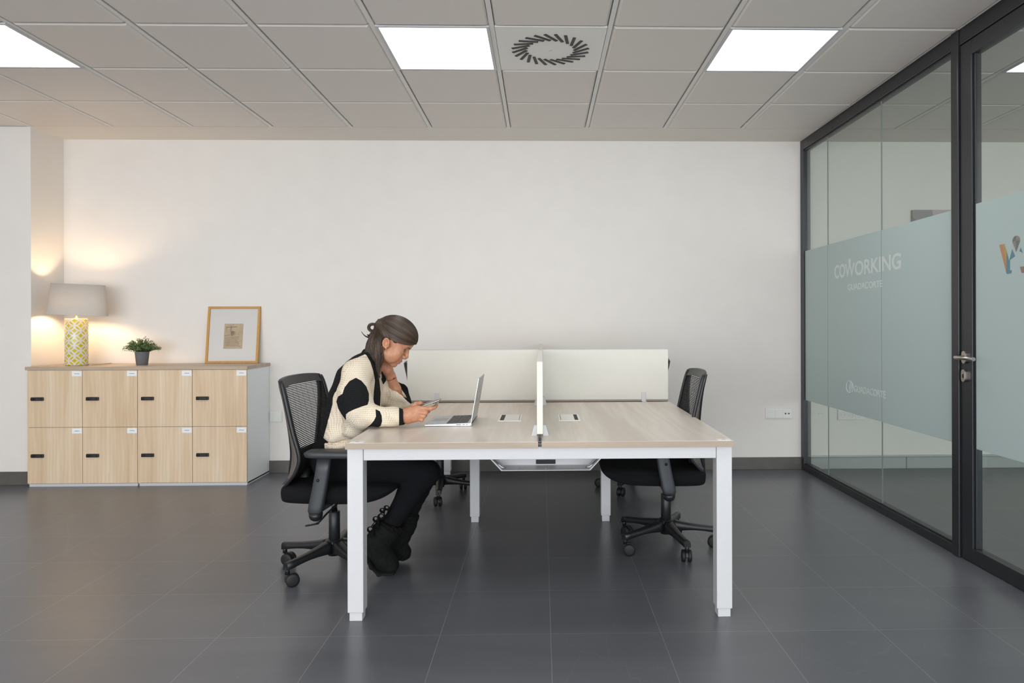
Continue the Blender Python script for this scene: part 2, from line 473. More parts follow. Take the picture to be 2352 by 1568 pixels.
def text_mesh(s, size, name, m, parent, loc, rot, width=None, height=None, depth=.0006, bold=0):
    cu = bpy.data.curves.new(name, 'FONT'); cu.body = s; cu.size = size; cu.extrude = depth; cu.offset = bold
    cu.align_x = 'LEFT'
    t = bpy.data.objects.new(name + '_tmp', cu); COL.objects.link(t)
    dg = bpy.context.evaluated_depsgraph_get(); dg.update()
    me = bpy.data.meshes.new_from_object(t.evaluated_get(dg)); bpy.data.objects.remove(t, do_unlink=True)
    co = np.empty(len(me.vertices) * 3, dtype=np.float32); me.vertices.foreach_get('co', co); co = co.reshape(-1, 3)
    mn, mx = co.min(0), co.max(0); co[:, :2] -= mn[:2]
    if width: co[:, 0] *= width / (mx[0] - mn[0])
    if height: co[:, 1] *= height / (mx[1] - mn[1])
    me.vertices.foreach_set('co', co.ravel()); me.materials.clear(); me.materials.append(m)
    o = bpy.data.objects.new(name, me); COL.objects.link(o); o.location = loc; o.rotation_euler = rot; o.parent = parent
    return o

# ================================================================== the room
CZ = 2.708; WY = 5.65; GX = 2.15
gx = lambda k: -.247 + .6 * k
gy = lambda j: 3.473 + .6 * j
YB = -3.4; XL = -6.4; XR = 6.2
# floor
struct('floor', MB().box(XL, XR, YB, WY, -.06, 0), MT['floor'])
# walls
struct('wall_back', MB().box(XL, GX + .02, WY, WY + .12, 0, CZ + .1), MT['wall'])
struct('wall_side_room_back', MB().box(GX + .02, XR, WY, WY + .12, 0, CZ + .1), MT['wall2'])
struct('wall_left_pier', MB().box(XL, -3.862, 5.29, WY, 0, CZ), MT['wall'])
struct('wall_left', MB().box(XL - .1, XL, YB, WY + .12, 0, CZ + .1), MT['wall'])
struct('wall_right', MB().box(XR, XR + .1, YB, WY + .12, 0, CZ + .1), MT['wall2'])
wf = MB()
wf.box(XL, XR, YB - .12, YB, 0, .3).box(XL, XR, YB - .12, YB, 2.5, CZ + .1)
for a, b in ((XL, -5.6), (2.05, 2.6), (5.8, XR)): wf.box(a, b, YB - .12, YB, .3, 2.5)
struct('wall_front', wf, MT['wall'])
for i, (a, b) in enumerate(((-5.6, 2.05), (2.6, 5.8))):
    f = MB()
    f.box(a, b, YB - .08, YB - .02, .3, .36).box(a, b, YB - .08, YB - .02, 2.44, 2.5)
    n = 5 if i == 0 else 3
    for k in range(n + 1):
        x = a + (b - a) * k / n
        f.box(x - .03, x + .03, YB - .08, YB - .02, .3, 2.5)
    struct('window_%d' % (i + 2), f, MT['blackframe'])
# skirting
struct('baseboard_back', MB().box(-3.86, GX, WY - .012, WY, 0, .1, .002), MT['baseb'])
struct('baseboard_left', MB().box(XL, -3.86, 5.278, 5.29, 0, .1, .002), MT['baseb'])
bb = MB()
for a, b in ((GX + .07, 3.02), (3.024, 4.2), (4.204, XR)): bb.box(a, b, WY - .012, WY, 0, .095, .002)
bb.box(GX + .07, XR, WY - .02, WY, .095, .112, .004)
struct('baseboard_side_room', bb, MT['baseb2'])
# ceiling: plaster border, slab, tiles in a T grid
cl = MB()
cl.box(XL, XR, YB, WY, CZ + .02, CZ + .1, m=MT['plaster'])
cl.box(XL, XR, 5.272, WY, CZ, CZ + .02, m=MT['plaster'])
LIGHT = set()
for j0 in (0, -4, -8):
    for k in (-5, -1, 2, 5, 8): LIGHT.add((k, j0))
VENT = (0, 0)
def tile(k, j):
    x0, x1 = gx(k) + .016, gx(k + 1) - .016
    y0, y1 = gy(j) + .004, min(gy(j + 1), 5.272) - .004
    if y1 - y0 < .05: return
    b = bmesh.new()
    e = .013; zt, zb = CZ + .006, CZ - .004
    o = [(x0, y0, zt), (x1, y0, zt), (x1, y1, zt), (x0, y1, zt)]
    i = [(x0 + e, y0 + e, zb), (x1 - e, y0 + e, zb), (x1 - e, y1 - e, zb), (x0 + e, y1 - e, zb)]
    vo = [b.verts.new(p) for p in o]; vi = [b.verts.new(p) for p in i]
    b.faces.new(vi)
    for q in range(4): b.faces.new((vo[q], vo[(q + 1) % 4], vi[(q + 1) % 4], vi[q]))
    bmesh.ops.recalc_face_normals(b, faces=b.faces)
    b.normal_update()
    for f in b.faces:
        if f.normal.z > 0: f.normal_flip()
    cl.merge(b, MT['tile'])
for k in range(-10, 10):
    for j in range(-11, 3):
        if gx(k) < XL or gx(k + 1) > XR: continue
        if (k, j) in LIGHT or (k, j) == VENT: continue
        tile(k, j)
struct('ceiling', cl, MT['plaster'])
tr = MB()
for k in range(-10, 11):
    if XL < gx(k) < XR: tr.box(gx(k) - .012, gx(k) + .012, YB, 5.272, CZ - .001, CZ + .02)
struct('trim_1', tr, MT['tgrid'])
# light panels in the ceiling
n = 0
LAB = {(-5, 0): 'square white light panel at the left edge of the ceiling', (-1, 0): 'square white light panel left of the round air diffuser',
       (2, 0): 'square white light panel over the right desk, nearest the glass partition', (5, 0): 'square light panel in the ceiling of the room behind the glass'}
for (k, j) in sorted(LIGHT):
    if not (XL < gx(k) and gx(k + 1) < XR): continue
    x0, x1, y0, y1 = gx(k) + .013, gx(k + 1) - .013, gy(j) + .003, gy(j + 1) - .003
    lab = LAB.get((k, j))
    e = empty('ceiling_light', ((x0 + x1) / 2, (y0 + y1) / 2, CZ), label=lab or 'square light panel out of view, %s row back, %s from the left' % ({0: 'camera side', -4: 'first', -8: 'second'}[j], {-5: 'first', -1: 'second', 2: 'third', 5: 'fourth', 8: 'fifth'}[k]), cat='ceiling light', group='ceiling light panels')
    hx, hy = (x1 - x0) / 2, (y1 - y0) / 2
    f = MB()
    for a in ((-hx, hx, -hy, -hy + .016), (-hx, hx, hy - .016, hy), (-hx, -hx + .016, -hy + .016, hy - .016), (hx - .016, hx, -hy + .016, hy - .016)):
        f.box(a[0], a[1], a[2], a[3], -.006, .015)
    f.build('frame', MT['whitemetal'], e)
    MB().box(-hx + .016, hx - .016, -hy + .016, hy - .016, -.001, .008).build('diffuser', MT['panel'], e)
# round swirl air diffuser
e = empty('air_diffuser', (gx(0) + .3, gy(0) + .3, CZ), label='square white ceiling plate with a ring of dark slanted air slots', cat='air vent')
MB().box(-.286, .286, -.296, .296, -.003, .012, .002).build('plate', MT['whiteplastic'], e)
for i in range(24):
    a = 2 * PI * i / 24
    s = MB()
    mt = Matrix.Rotation(a, 4, 'Z') @ Matrix.Translation((.167, 0, 0)) @ Matrix.Rotation(R(-38), 4, 'Z')
    s.box(-.052, .052, -.0085, .0085, -.006, -.0025, .001, mtx=mt)
    s.build('slot', MT['slot'], e)
MB().lathe([(0, -.004), (.009, -.004), (.009, -.0025), (0, -.0025)], 20, loc=(0, 0, 0)).build('centre_cap', MT['whitemetal'], e)

# ------------------------------------------------------------------ glazed partition with door
W = empty('window_1', (GX, 0, 0), kind='structure', label='black framed glass partition with a frosted band')
P0, P1 = 3.484, 3.545        # post between glazing and door (Y)
f = MB()
f.box(-.005, .055, 5.585, WY, 0, CZ, .003)                      # wall post
f.box(-.005, .055, P1, 5.585, 2.625, CZ, .003)                  # head
f.box(-.005, .055, P1, 5.585, 0, .052, .003)                    # sill
f.box(.004, .046, P1, 5.585, .052, .062, .002).box(.004, .046, P1, 5.585, 2.612, 2.625, .002)
f.build('frame', MT['blackframe'], W)
MB().box(-.012, .062, P0, P1, 0, CZ, .004).build('post', MT['blackframe'], W)
f = MB()
f.box(-.005, .055, YB, 2.50, 2.625, CZ, .003).box(-.005, .055, YB, 2.50, 0, .052, .003)
for y in (2.44, .9, -.9, YB): f.box(-.012, .062, y, y + .06, 0, CZ, .003)
f.box(-.005, .055, 2.5, P0, 2.625, CZ, .003)
f.build('frame', MT['blackframe'], W)
J = [P1 - .01, 4.325, 5.145, 5.59]
for a, b in zip(J, J[1:]):
    p = MB().box(.012, .016, a + .003, b - .003, .05, 2.63).build('glass_pane', MT['glass'], W)
for a, b in ((-2.4 - 1, -.9), (-.84, .9), (.96, 2.44)):
    MB().box(.012, .016, a, b, .05, 2.63).build('glass_pane', MT['glass'], W)
for y in J[1:3]: MB().box(.011, .017, y - .003, y + .003, .05, 2.63).build('glass_joint', MT['seal'], W)
FZ0, FZ1 = .577, 1.795
fl = None
for a, b in zip(J, J[1:]):
    fl = MB().box(.0095, .0115, a + .004, b - .004, FZ0, FZ1).build('frosted_film', MT['film'], W)
RT = (R(90), 0, R(-90))
text_mesh('CO', .1, 'lettering', MT['letter'], W, (.0085, 5.02, 1.53), RT, width=.178, height=.099, bold=.002)
text_mesh('W', .1, 'lettering', MT['letter'], W, (.0085, 4.845, 1.53), RT, width=.152, height=.094, bold=.002)
text_mesh('ORKING', .1, 'lettering', MT['letter'], W, (.0085, 4.69, 1.53), RT, width=.606, height=.099, bold=.002)
pin = MB()
pp = [(4.772 + .017 * math.cos(t), 1.640 + .017 * math.sin(t)) for t in np.linspace(-.5, PI + .5, 16)] + [(4.772, 1.585)]
pin.prism(pp, 'X', .0082, .0092)
pin.build('pin_mark', MT['letter'], W)
text_mesh('GUADACORTE', .05, 'lettering', MT['letter'], W, (.0085, 4.80, 1.434), RT, width=.49, height=.043, bold=.0006)
text_mesh('GUADACORTE', .05, 'lettering', MT['letter'], W, (.0085, 4.707, .731), RT, width=.435, height=.045, bold=.0006)
rg = MB()
def oval_pts(cy, cz, ry, rz, n=28, a0=0, a1=2 * PI): return [(cy + ry * math.cos(t), cz + rz * math.sin(t)) for t in np.linspace(a0, a1, n)]
rg.tube([(.0088, y, z) for y, z in oval_pts(4.775, .757, .052, .041)[:-1]], .0045, 6, closed=True)
rg.tube([(.0088, y, z) for y, z in oval_pts(4.775, .757, .022, .034, 20, PI / 2 * .9, PI * 1.45)], .0035, 6)
rg.tube([(.0088, y, z) for y, z in oval_pts(4.765, .752, .016, .026, 20, -PI * .45, PI * .5)], .0035, 6)
rg.build('round_mark', MT['letter'], W)

D = empty('door_1', (GX, 2.505, 0), kind='structure', label='black framed glass door with steel lever handle')
dw = 3.478 - 2.505
f = MB()
f.box(-.002, .048, dw - .092, dw, .006, 2.62, .003).box(-.002, .048, 0, .092, .006, 2.62, .003)
f.box(-.002, .048, .092, dw - .092, .006, .078, .003).box(-.002, .048, .092, dw - .092, 2.545, 2.62, .003)
f.build('frame', MT['blackframe'], D)
MB().box(.008, .040, dw - .106, dw - .092, .078, 2.545, .002).build('glazing_bead', MT['blackframe'], D)
MB().box(.012, .016, .09, dw - .09, .076, 2.55).build('glass_pane', MT['glass'], D)
MB().box(.0095, .0115, .093, dw - .094, FZ0, FZ1).build('frosted_film', MT['film'], D)
hy = 3.440 - 2.505
h = MB()
h.prism([(hy + .017 * math.cos(t), 1.045 + .017 * math.sin(t)) for t in np.linspace(0, PI, 12)] + [(hy + .017 * math.cos(t), 1.015 + .017 * math.sin(t)) for t in np.linspace(PI, 2 * PI, 12)], 'X', -.014, -.002, bev=.001)
h.tube([(-.01, hy, 1.03), (-.045, hy, 1.03), (-.057, hy - .004, 1.03), (-.062, hy - .018, 1.03), (-.062, hy - .160, 1.028)], .0095, 14)
h.build('lever_handle', MT['steel'], D)
k = MB()
k.prism([(hy + .017 * math.cos(t), .952 + .017 * math.sin(t)) for t in np.linspace(0, PI, 12)] + [(hy + .017 * math.cos(t), .922 + .017 * math.sin(t)) for t in np.linspace(PI, 2 * PI, 12)], 'X', -.016, -.002, bev=.001)
lk = k.build('lock_plate', MT['steel'], D)
MB().box(-.0175, -.0155, hy - .004, hy + .004, .925, .945).build('keyhole', MT['dark'], lk)
# printed letter W with pin on the door film
from_px = lambda pts: [(y - 2.505, z) for y, z in pts]
WN = [0]
def wpoly(pts, m):
    WN[0] += 1; MB().prism(from_px(pts), 'X', .0088 - .00015 * WN[0], .0092 - .0001).build('printed_mark', MT[m], D)
wpoly([(3.197, 1.571), (3.174, 1.571), (3.145, 1.468), (3.149, 1.438)], 'w_orange')
wpoly([(3.174, 1.571), (3.161, 1.571), (3.145, 1.533), (3.145, 1.468)], 'w_yellow')
wpoly([(3.149, 1.438), (3.145, 1.533), (3.129, 1.489), (3.108, 1.541), (3.089, 1.507), (3.124, 1.493), (3.123, 1.443), (3.111, 1.446), (3.114, 1.431), (3.145, 1.43)], 'w_teal')
wpoly([(3.06, 1.526), (3.052, 1.542), (3.04, 1.517), (3.052, 1.524)], 'w_teal')
wpoly([(3.056, 1.456), (3.019, 1.456), (3.019, 1.425), (3.047, 1.429)], 'w_brown')
for nm, a0 in (('w_grey', PI / 2), ('w_dgrey', -PI / 2)):
    pts = [(3.0805 + .0245 * math.cos(t), 1.577 + .0225 * math.sin(t)) for t in np.linspace(a0, a0 + PI, 14)]
    wpoly(pts, nm)
wpoly([(3.105, 1.575), (3.081, 1.577), (3.081, 1.527)], 'w_grey')
wpoly([(3.056, 1.575), (3.081, 1.577), (3.081, 1.527)], 'w_dgrey')

# poster in the side room
e = empty('canvas_print', (3.07, WY - .03, 1.52), label='grey blue abstract canvas print on the wall behind the frosted glass', cat='picture')
MB().box(0, .95, 0, .029, 0, .62, .002).build('canvas', MT['w_grey'], e)
cs = [('w_teal', [(0, .0), (.3, .0), (.12, .52), (0, .5)]), ('w_dgrey', [(0, .56), (.06, .5), (.03, .38), (0, .36)]), ('w_pink', [(.16, .62), (.4, .62), (.3, .3), (.2, .42)]),
      ('w_dgrey', [(.4, .3), (.62, .62), (.9, .5), (.7, .1)]), ('w_brown', [(.3, .0), (.62, .0), (.5, .3)])]
for i, (m, p) in enumerate(cs): MB().prism(p, 'Y', -.0012 - .0002 * i, .001).build('painted_shape', MT[m], e)

# wall sockets
def plate(x0, x1, z0, z1, name, label, cells, jacks=None, schuko=()):
    e = empty(name, (x0, WY, z0), label=label, cat='wall socket' if name == 'wall_socket' else 'cable trunking')
    w, h = x1 - x0, z1 - z0
    MB().box(0, w, -.012, 0, 0, h, .003).build('frame_plate', MT['whiteplastic'], e)
    n = len(cells) - 1
    for i in range(n):
        c = MB().box(cells[i] + .0015, cells[i + 1] - .0015, -.0155, -.011, .007, h - .007, .0015).build('module', MT['whiteplastic'], e)
        if jacks == i:
            cx = (cells[i] + cells[i + 1]) / 2
            for dx in (-.014, .014): MB().lathe([(0, -.0162), (.0065, -.0162), (.0065, -.0150), (0, -.0150)], 20, loc=(cx + dx, 0, h / 2), axis='Y').build('jack', MT['ink'], c)
            MB().lathe([(0, -.0162), (.002, -.0162), (.002, -.0150), (0, -.0150)], 12, loc=(cx, 0, h / 2), axis='Y').build('screw', MT['ink'], c)
        if i in schuko:
            cx = (cells[i] + cells[i + 1]) / 2
            MB().lathe([(.0195, -.0152), (.0215, -.0152), (.0215, -.0178), (.0195, -.0178), (.0195, -.0152)], 28, loc=(cx, 0, h / 2), axis='Y').build('socket_ring', MT['whitemetal'], c)
            for dx in (-.0095, .0095): MB().lathe([(0, -.0162), (.003, -.0162), (.003, -.0150), (0, -.0150)], 12, loc=(cx + dx, 0, h / 2), axis='Y').build('pin_hole', MT['ink'], c)
            for dz in (-.017, .017): MB().box(cx - .003, cx + .003, -.0172, -.015, h / 2 + dz - .002, h / 2 + dz + .002).build('earth_clip', MT['steel'], c)
    return e
plate(1.847, 2.067, .418, .503, 'wall_socket', 'white wall plate with three modules and two round jacks left of the glass partition', [.008, .077, .145, .212], jacks=2)
plate(2.45, 2.672, .404, .49, 'wall_socket', 'white triple power socket in the side room seen through the glass', [.006, .076, .146, .216], schuko=(0, 1, 2))
plate(-2.209, -2.112, .414, .498, 'cable_trunking', 'white wall trunking plate between the locker cabinets and the mesh chair', [.004, .024, .092])

# ------------------------------------------------------------------ locker cabinets
CY0, CY1 = 5.215, 5.645
CX0, CX1 = -3.838, -2.214
cw = (CX1 - CX0) / 4
def locker_door(parent, x0, z0, z1, i):
    x0 += .0018; x1 = x0 + cw - .0036
    d = MB().box(x0, x1, 0, .018, z0, z1, .001, mtx=None).build('door', MT['doorwood'], parent)
    d['label'] = 'pale oak locker door'
    lx, lz = x0 + .031, (z0 + z1) / 2 - .001
    l = MB().box(lx, lx + .092, -.014, 0, lz - .013, lz + .013, .004)
    lo = l.build('combination_lock', MT['plastic'], d)
    k = MB()
    k.lathe([(0, -.019), (.009, -.019), (.0105, -.017), (.0105, -.013), (0, -.013)], 20, loc=(lx + .014, 0, lz), axis='Y', m=MT['rubber'])
    for q in range(4): k.box(lx + .042 + q * .009, lx + .048 + q * .009, -.0155, -.0135, lz - .006, lz + .006, .0008, m=MT['plasticgrey'])
    k.box(lx + .038, lx + .084, -.0146, -.0138, lz - .008, lz + .008, m=MT['dark'])
    k.build('number_dials', None, d)
    t = random.uniform(-.02, .03)
    c = MB(); mt = Matrix.Translation((x1 - .038, -.0006, z1 - .026)) @ Matrix.Rotation(t if i % 3 == 0 else .01, 4, 'Y')
    c.box(-.036, .036, -.0006, .0006, -.019, .019, mtx=mt, m=MT['paper'])
    for q in range(9):
        ww = .0022 + .0008 * ((q * 7) % 3)
        c.box(-.018 + q * .004, -.018 + q * .004 + ww, -.0009, -.0004, -.0018 + .0006 * (q % 2), .002, mtx=mt, m=MT['ink'])
    c.build('name_card', None, d)
for u, (side, lab) in enumerate((('left', 'pale oak two by two locker cabinet under the lamp and the potted plant'), ('right', 'pale oak two by two locker cabinet under the framed print, with white side panel'))):
    x0 = CX0 + u * 2 * cw
    e = empty('locker_cabinet', (0, CY0, 0), label=lab, cat='locker cabinet', group='locker cabinets')
    e.location.x = x0
    D_ = CY1 - CY0
    b = MB()
    W2 = 2 * cw
    b.box(0.001, .018, .0185, D_, .012, .870).box(W2 - .018, W2 - .001, .0185, D_, .012, .870)
    b.box(.018, W2 - .018, .0185, D_, .852, .870).box(.018, W2 - .018, .0185, D_, .022, .04).box(.018, W2 - .018, .0185, D_, .434, .452)
    b.box(W2 / 2 - .009, W2 / 2 + .009, .0185, D_, .04, .852).box(.018, W2 - .018, D_ - .01, D_, .04, .852)
    b.build('carcass', MT['greywhite'], e)
    MB().box(.012, W2 - .001, .004, D_, 0, .0215, .001).build('plinth', MT['whitemetal'], e)
    for c_ in range(2):
        locker_door(e, c_ * cw, .024, .4415, u + c_)
        locker_door(e, c_ * cw, .4445, .869, u + c_ + 1)
t = MB().box(CX0 - .012, CX1 + .006, CY0 - .006, CY1 + .002, .8705, .8955, .0015).build('worktop', MT['topwood'])
tag(t, 'long pale oak worktop lying across both locker cabinets', 'worktop')
TZ = .8956
# ------------------------------------------------------------------ lamp
LX, LY = -3.597, 5.40
e = empty('table_lamp', (LX, LY, TZ), label='lit table lamp with oval beige shade and yellow white lattice base', cat='table lamp')
b = bmesh.new(); uvl = b.loops.layers.uv.new('UVMap')
n = 64; zs = [0, .003, .006, .354, .358, .36]; rr = [.070, .075, .077, .077, .075, .070]
rings = [[b.verts.new((r * math.cos(2 * PI * k / n), r * math.sin(2 * PI * k / n), z)) for k in range(n)] for r, z in zip(rr, zs)]
for a in range(len(rings) - 1):
    for k in range(n):
        f = b.faces.new((rings[a][k], rings[a][(k + 1) % n], rings[a + 1][(k + 1) % n], rings[a + 1][k])); f.smooth = True
        for lp, (kk, aa) in zip(f.loops, ((k, a), (k + 1, a), (k + 1, a + 1), (k, a + 1))):
            lp[uvl].uv = (kk / n * 6 + .1, zs[aa] / .36 * 4.7 + .5)
b.faces.new(rings[0][::-1]); b.faces.new(rings[-1])
me = bpy.data.meshes.new('base'); b.to_mesh(me); b.free(); me.materials.append(MT['lattice'])
o = bpy.data.objects.new('base', me); COL.objects.link(o); o.parent = e
MB().lathe([(0, .36), (.016, .36), (.016, .364), (.008, .366), (.007, .385), (.018, .388), (.019, .40), (.019, .43), (0, .43)], 24).build('lamp_holder', MT['whiteplastic'], e)
MB().lathe([(0, .43), (.012, .432), (.014, .445), (.026, .47), (.030, .488), (.025, .508), (.012, .518), (0, .52)], 24).build('bulb', MT['bulb'], e)
sh = MB()
outer, inner = [], []
N = 64
def oval(rx, ry, z): return [(rx * math.cos(2 * PI * k / N), ry * math.sin(2 * PI * k / N), z) for k in range(N)]
H0, H1 = .388, .625
sh.loft([oval(.222, .135, H0), oval(.196, .112, H1), oval(.1945, .1105, H1), oval(.2205, .1335, H0), oval(.222, .135, H0)], caps=False)
so = sh.build('shade', MT['shade'], e); so.rotation_euler = (0, R(2.2), 0); so.location = (-.01, 0, 0)
rgm = MB(); rgm.tube(oval(.222, .135, H0)[:], .0012, 6, closed=True); rgm.tube(oval(.1955, .1115, H1)[:], .0012, 6, closed=True)
rgm.build('shade_trim', MT['shade'], so)
rgm = MB()
for a in (0, 2 * PI / 3, 4 * PI / 3): rgm.tube([(.018 * math.cos(a), .018 * math.sin(a), .40), (.219 * math.cos(a), .132 * math.sin(a), .40)], .0012, 6)
rgm.build('shade_carrier', MT['whitemetal'], e)
MB().tube([(.07, .02, .004), (.09, .03, .004), (.12, .045, .003), (.13, .09, .003), (.12, .235, .003)], .0025, 8).build('cord', MT['gold2'], e)
# ------------------------------------------------------------------ plant
e = empty('potted_plant', (-3.096, 5.40, TZ), label='small bushy green plant in a grey pot between the lamp and the framed print', cat='potted plant')
p = MB()
p.lathe([(0, 0), (.037, 0), (.040, .002), (.050, .098), (.052, .104), (.049, .104), (.046, .098), (.044, .085), (0, .085)], 40)
p.build('pot', MT['pot'], e)
MB().lathe([(0, .083), (.0445, .086), (.03, .092), (0, .096)], 24).build('soil', MT['soil'], e)
V, F_, T_ = [], [], []
st = MB()
rng = random.Random(3)
for s_ in range(210):
    a = rng.uniform(0, 2 * PI); sp = rng.uniform(.0, 1) ** .55
    L = 1; out = .112 * sp
    hh = .128 * (1 - .42 * sp ** 3) * rng.uniform(.5, 1.05)
    pts = []
    for q in range(8):
        t = q / 7
        pts.append(Vector(((.02 * sp + out * t ** .9) * math.cos(a) + .004 * math.sin(5 * t + s_), (.02 * sp + out * t ** .9) * math.sin(a) * .85 + .004 * math.cos(6 * t + s_), .09 + hh * (1.35 * t - .35 * t * t * (1 + sp * 1.3)))))
    st.tube(pts, [.0012 * (1 - .6 * q / 7) for q in range(8)], 5)
    tone0 = rng.uniform(.0, .8)
    for q in range(2, 8):
        for side in range(3):
            P = pts[q]; d = Vector((rng.uniform(-1, 1), rng.uniform(-1, 1), rng.uniform(-.2, 1))).normalized()
            d = (d + (pts[q] - pts[q - 1]).normalized() * .8).normalized()
            wv = d.cross(Vector((rng.uniform(-1, 1), rng.uniform(-1, 1), .3))).normalized(); ll = rng.uniform(.010, .017); ww = .0022
            nn = d.cross(wv) * .0008
            b0 = len(V)
            V += [P, P + d * ll * .5 + wv * ww + nn, P + d * ll, P + d * ll * .5 - wv * ww + nn, P + d * ll * .5 - nn * 1.5]
            F_ += [(b0, b0 + 1, b0 + 4), (b0 + 1, b0 + 2, b0 + 4), (b0 + 2, b0 + 3, b0 + 4), (b0 + 3, b0, b0 + 4)]
            T_ += [min(1, max(0, tone0 + rng.uniform(-.15, .25) + (q - 5) * .05))] * 5
raw_mesh('foliage', [tuple(v) for v in V], F_, MT['leaf'], e, False, {'tone': ('FLOAT', T_)})
st.build('stems', MT['stem'], e)
# ------------------------------------------------------------------ framed print
e = empty('picture_frame', (-2.70, 5.573, TZ + .001), label='honey coloured wooden frame with small sepia drawing leaning on the wall', cat='picture frame')
e.rotation_euler = (R(-7.6), 0, 0)
FW, FH = .420, .462
f = MB()
m = Matrix.Identity(4)
tw = .018; dp_ = .02
f.prism([(0, 0), (FW, 0), (FW - tw, tw), (tw, tw)], 'Y', 0, dp_, bev=.001)
f.prism([(0, FH), (tw, FH - tw), (FW - tw, FH - tw), (FW, FH)], 'Y', 0, dp_, bev=.001)
f.prism([(0, 0), (tw, tw), (tw, FH - tw), (0, FH)], 'Y', 0, dp_, bev=.001)
f.prism([(FW, 0), (FW, FH), (FW - tw, FH - tw), (FW - tw, tw)], 'Y', 0, dp_, bev=.001)
f.build('frame', MT['gold'], e)
MB().box(tw, FW - tw, .010, .016, tw, FH - tw).build('mount', MT['mat'], e)
def sketch_mat():
    t = NT('sepia_sketch_paper')
    n = t.noise(t.coord(), 18, 4)
    c = t.ramp(n, [(.3, lin((182, 160, 128))), (.7, lin((200, 180, 148)))])
    t.set(col=c, rough=.8); return t.m
MT['sepia'] = sketch_mat(); MT['sepiaink'] = plain('sepia_ink', (92, 70, 54), .8)
pr = MB().box(.136, .287, .0088, .0099, .118, .322).build('print', MT['sepia'], e)
k = MB(); rg = random.Random(5)
for r_ in range(13):
    z = .214 - r_ * .0062
    x = .145
    while x < .262 - (r_ % 3) * .006:
        ww = rg.uniform(.003, .009); k.box(x, x + ww, .0084, .0089, z + rg.uniform(-.0006, .0006), z + .0018); x += ww + .0022
k.tube([(.15, .0086, .297), (.155, .0086, .292), (.19, .0086, .294), (.24, .0086, .297)], .0016, 5)
k.tube([(.19, .0086, .302), (.19, .0086, .258)], .0016, 5).tube([(.152, .0086, .294), (.154, .0086, .268)], .001, 5)
for q in range(9):
    cx, cz, r_ = .208 + rg.uniform(-.012, .012), .246 + rg.uniform(-.014, .014), rg.uniform(.005, .012)
    k.tube([(cx + r_ * math.cos(a), .0086, cz + r_ * math.sin(a)) for a in np.linspace(0, 5.8, 16)], .0007, 4)
k.tube([(.143, .0086, .224), (.165, .0086, .226), (.185, .0086, .232), (.205, .0086, .228)], .0014, 5)
k.tube([(.262, .0086, .132), (.274, .0086, .144)], .0008, 4)
k.build('ink_lines', MT['sepiaink'], pr)
MB().box(tw, FW - tw, .0055, .0065, tw, FH - tw).build('glazing', MT['picglass'], e)

# ------------------------------------------------------------------ bench desks
TT = .730; TH = .026
DX0, DX1 = -.787, .778; SM = -.0075
def leg(parent, x, y, s=.064):
    l = MB().box(x - s / 2, x + s / 2, y - s / 2, y + s / 2, .035, TT - TH - .001, .003).build('leg', MT['whitemetal'], parent)
    MB().box(x - s / 2 + .006, x + s / 2 - .006, y - s / 2 + .006, y + s / 2 - .006, 0, .036, .002).build('foot', MT['whitemetal'], l)
def grommet(parent, x0, x1, y0, y1, brush_left):
    g = MB().box(x0, x1, y0, y1, TT - .002, TT + .0022, .001).build('cable_flap', MT['flap'], parent)
    return g
def sub_boxes(parent, name, m, *bs):
    k = MB()
    for b_ in bs: k.box(*b_)
    return k.build(name, m, parent)
def bench(label, y0, y1, near):
    e = empty('bench_desk', (0, 0, 0), label=label, cat='desk', group='double bench desks')
    tops = []
    for (a, b_) in ((DX0, SM - .007), (SM + .007, DX1)):
        t = MB()
        t.box(a, b_, y0, y1, TT - TH, TT, .0012, m=MT['deskwood'])
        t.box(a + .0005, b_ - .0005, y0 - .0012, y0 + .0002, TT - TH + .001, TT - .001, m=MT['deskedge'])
        tops.append(t.build('desktop', None, e))
    bz0, bz1 = .652, TT - TH - .001
    if near:
        for x in (DX0 + .030, DX1 - .030): leg(e, x, y0 + .068)
        MB().box(DX0 + .063, DX1 - .063, y0 + .040, y0 + .098, bz0, bz1, .002).build('front_beam', MT['whitemetal'], e)
        for x in (-.408, .39): leg(e, x, 4.213, .058)
        MB().box(-.378, .360, 4.19, 4.236, bz0, bz1, .002).build('cross_beam', MT['whitemetal'], e)
        MB().box(-.5, -.44, y0 + .10, y1 - .01, bz0 + .01, bz1, .002).build('side_beam', MT['whitemetal'], e)
        MB().box(.42, .48, y0 + .10, y1 - .01, bz0 + .01, bz1, .002).build('side_beam', MT['whitemetal'], e)
    else:
        for x in (DX0 + .030, DX1 - .030): leg(e, x, y1 - .068)
        MB().box(DX0 + .063, DX1 - .063, y1 - .098, y1 - .040, bz0, bz1, .002).build('rear_beam', MT['whitemetal'], e)
        for x in (-.408, .39): MB().box(x - .029, x + .029, y0 + .07, y1 - .1, bz0, bz1, .002).build('side_beam', MT['whitemetal'], e)
    return e, tops
b1, tops = bench('nearest white legged double bench desk with pale oak tops, laptop on it', 2.768, 4.165, True)
g = MB().box(-.215, -.1, 3.365, 3.595, TT - .002, TT + .0025, .001).build('cable_flap', MT['flap'], tops[0])
g2 = MB().box(.083, .191, 3.365, 3.595, TT - .002, TT + .0025, .001).build('cable_flap', MT['flap'], tops[1])
sub_boxes(tops[0], 'cable_slot', MT['dark'], (-.206, -.186, 3.382, 3.58, TT + .0012, TT + .003), (-.1125, -.1105, 3.382, 3.58, TT + .0012, TT + .003))
sub_boxes(tops[1], 'cable_slot', MT['dark'], (.163, .181, 3.382, 3.58, TT + .0012, TT + .003), (.0935, .0955, 3.382, 3.58, TT + .0012, TT + .003))
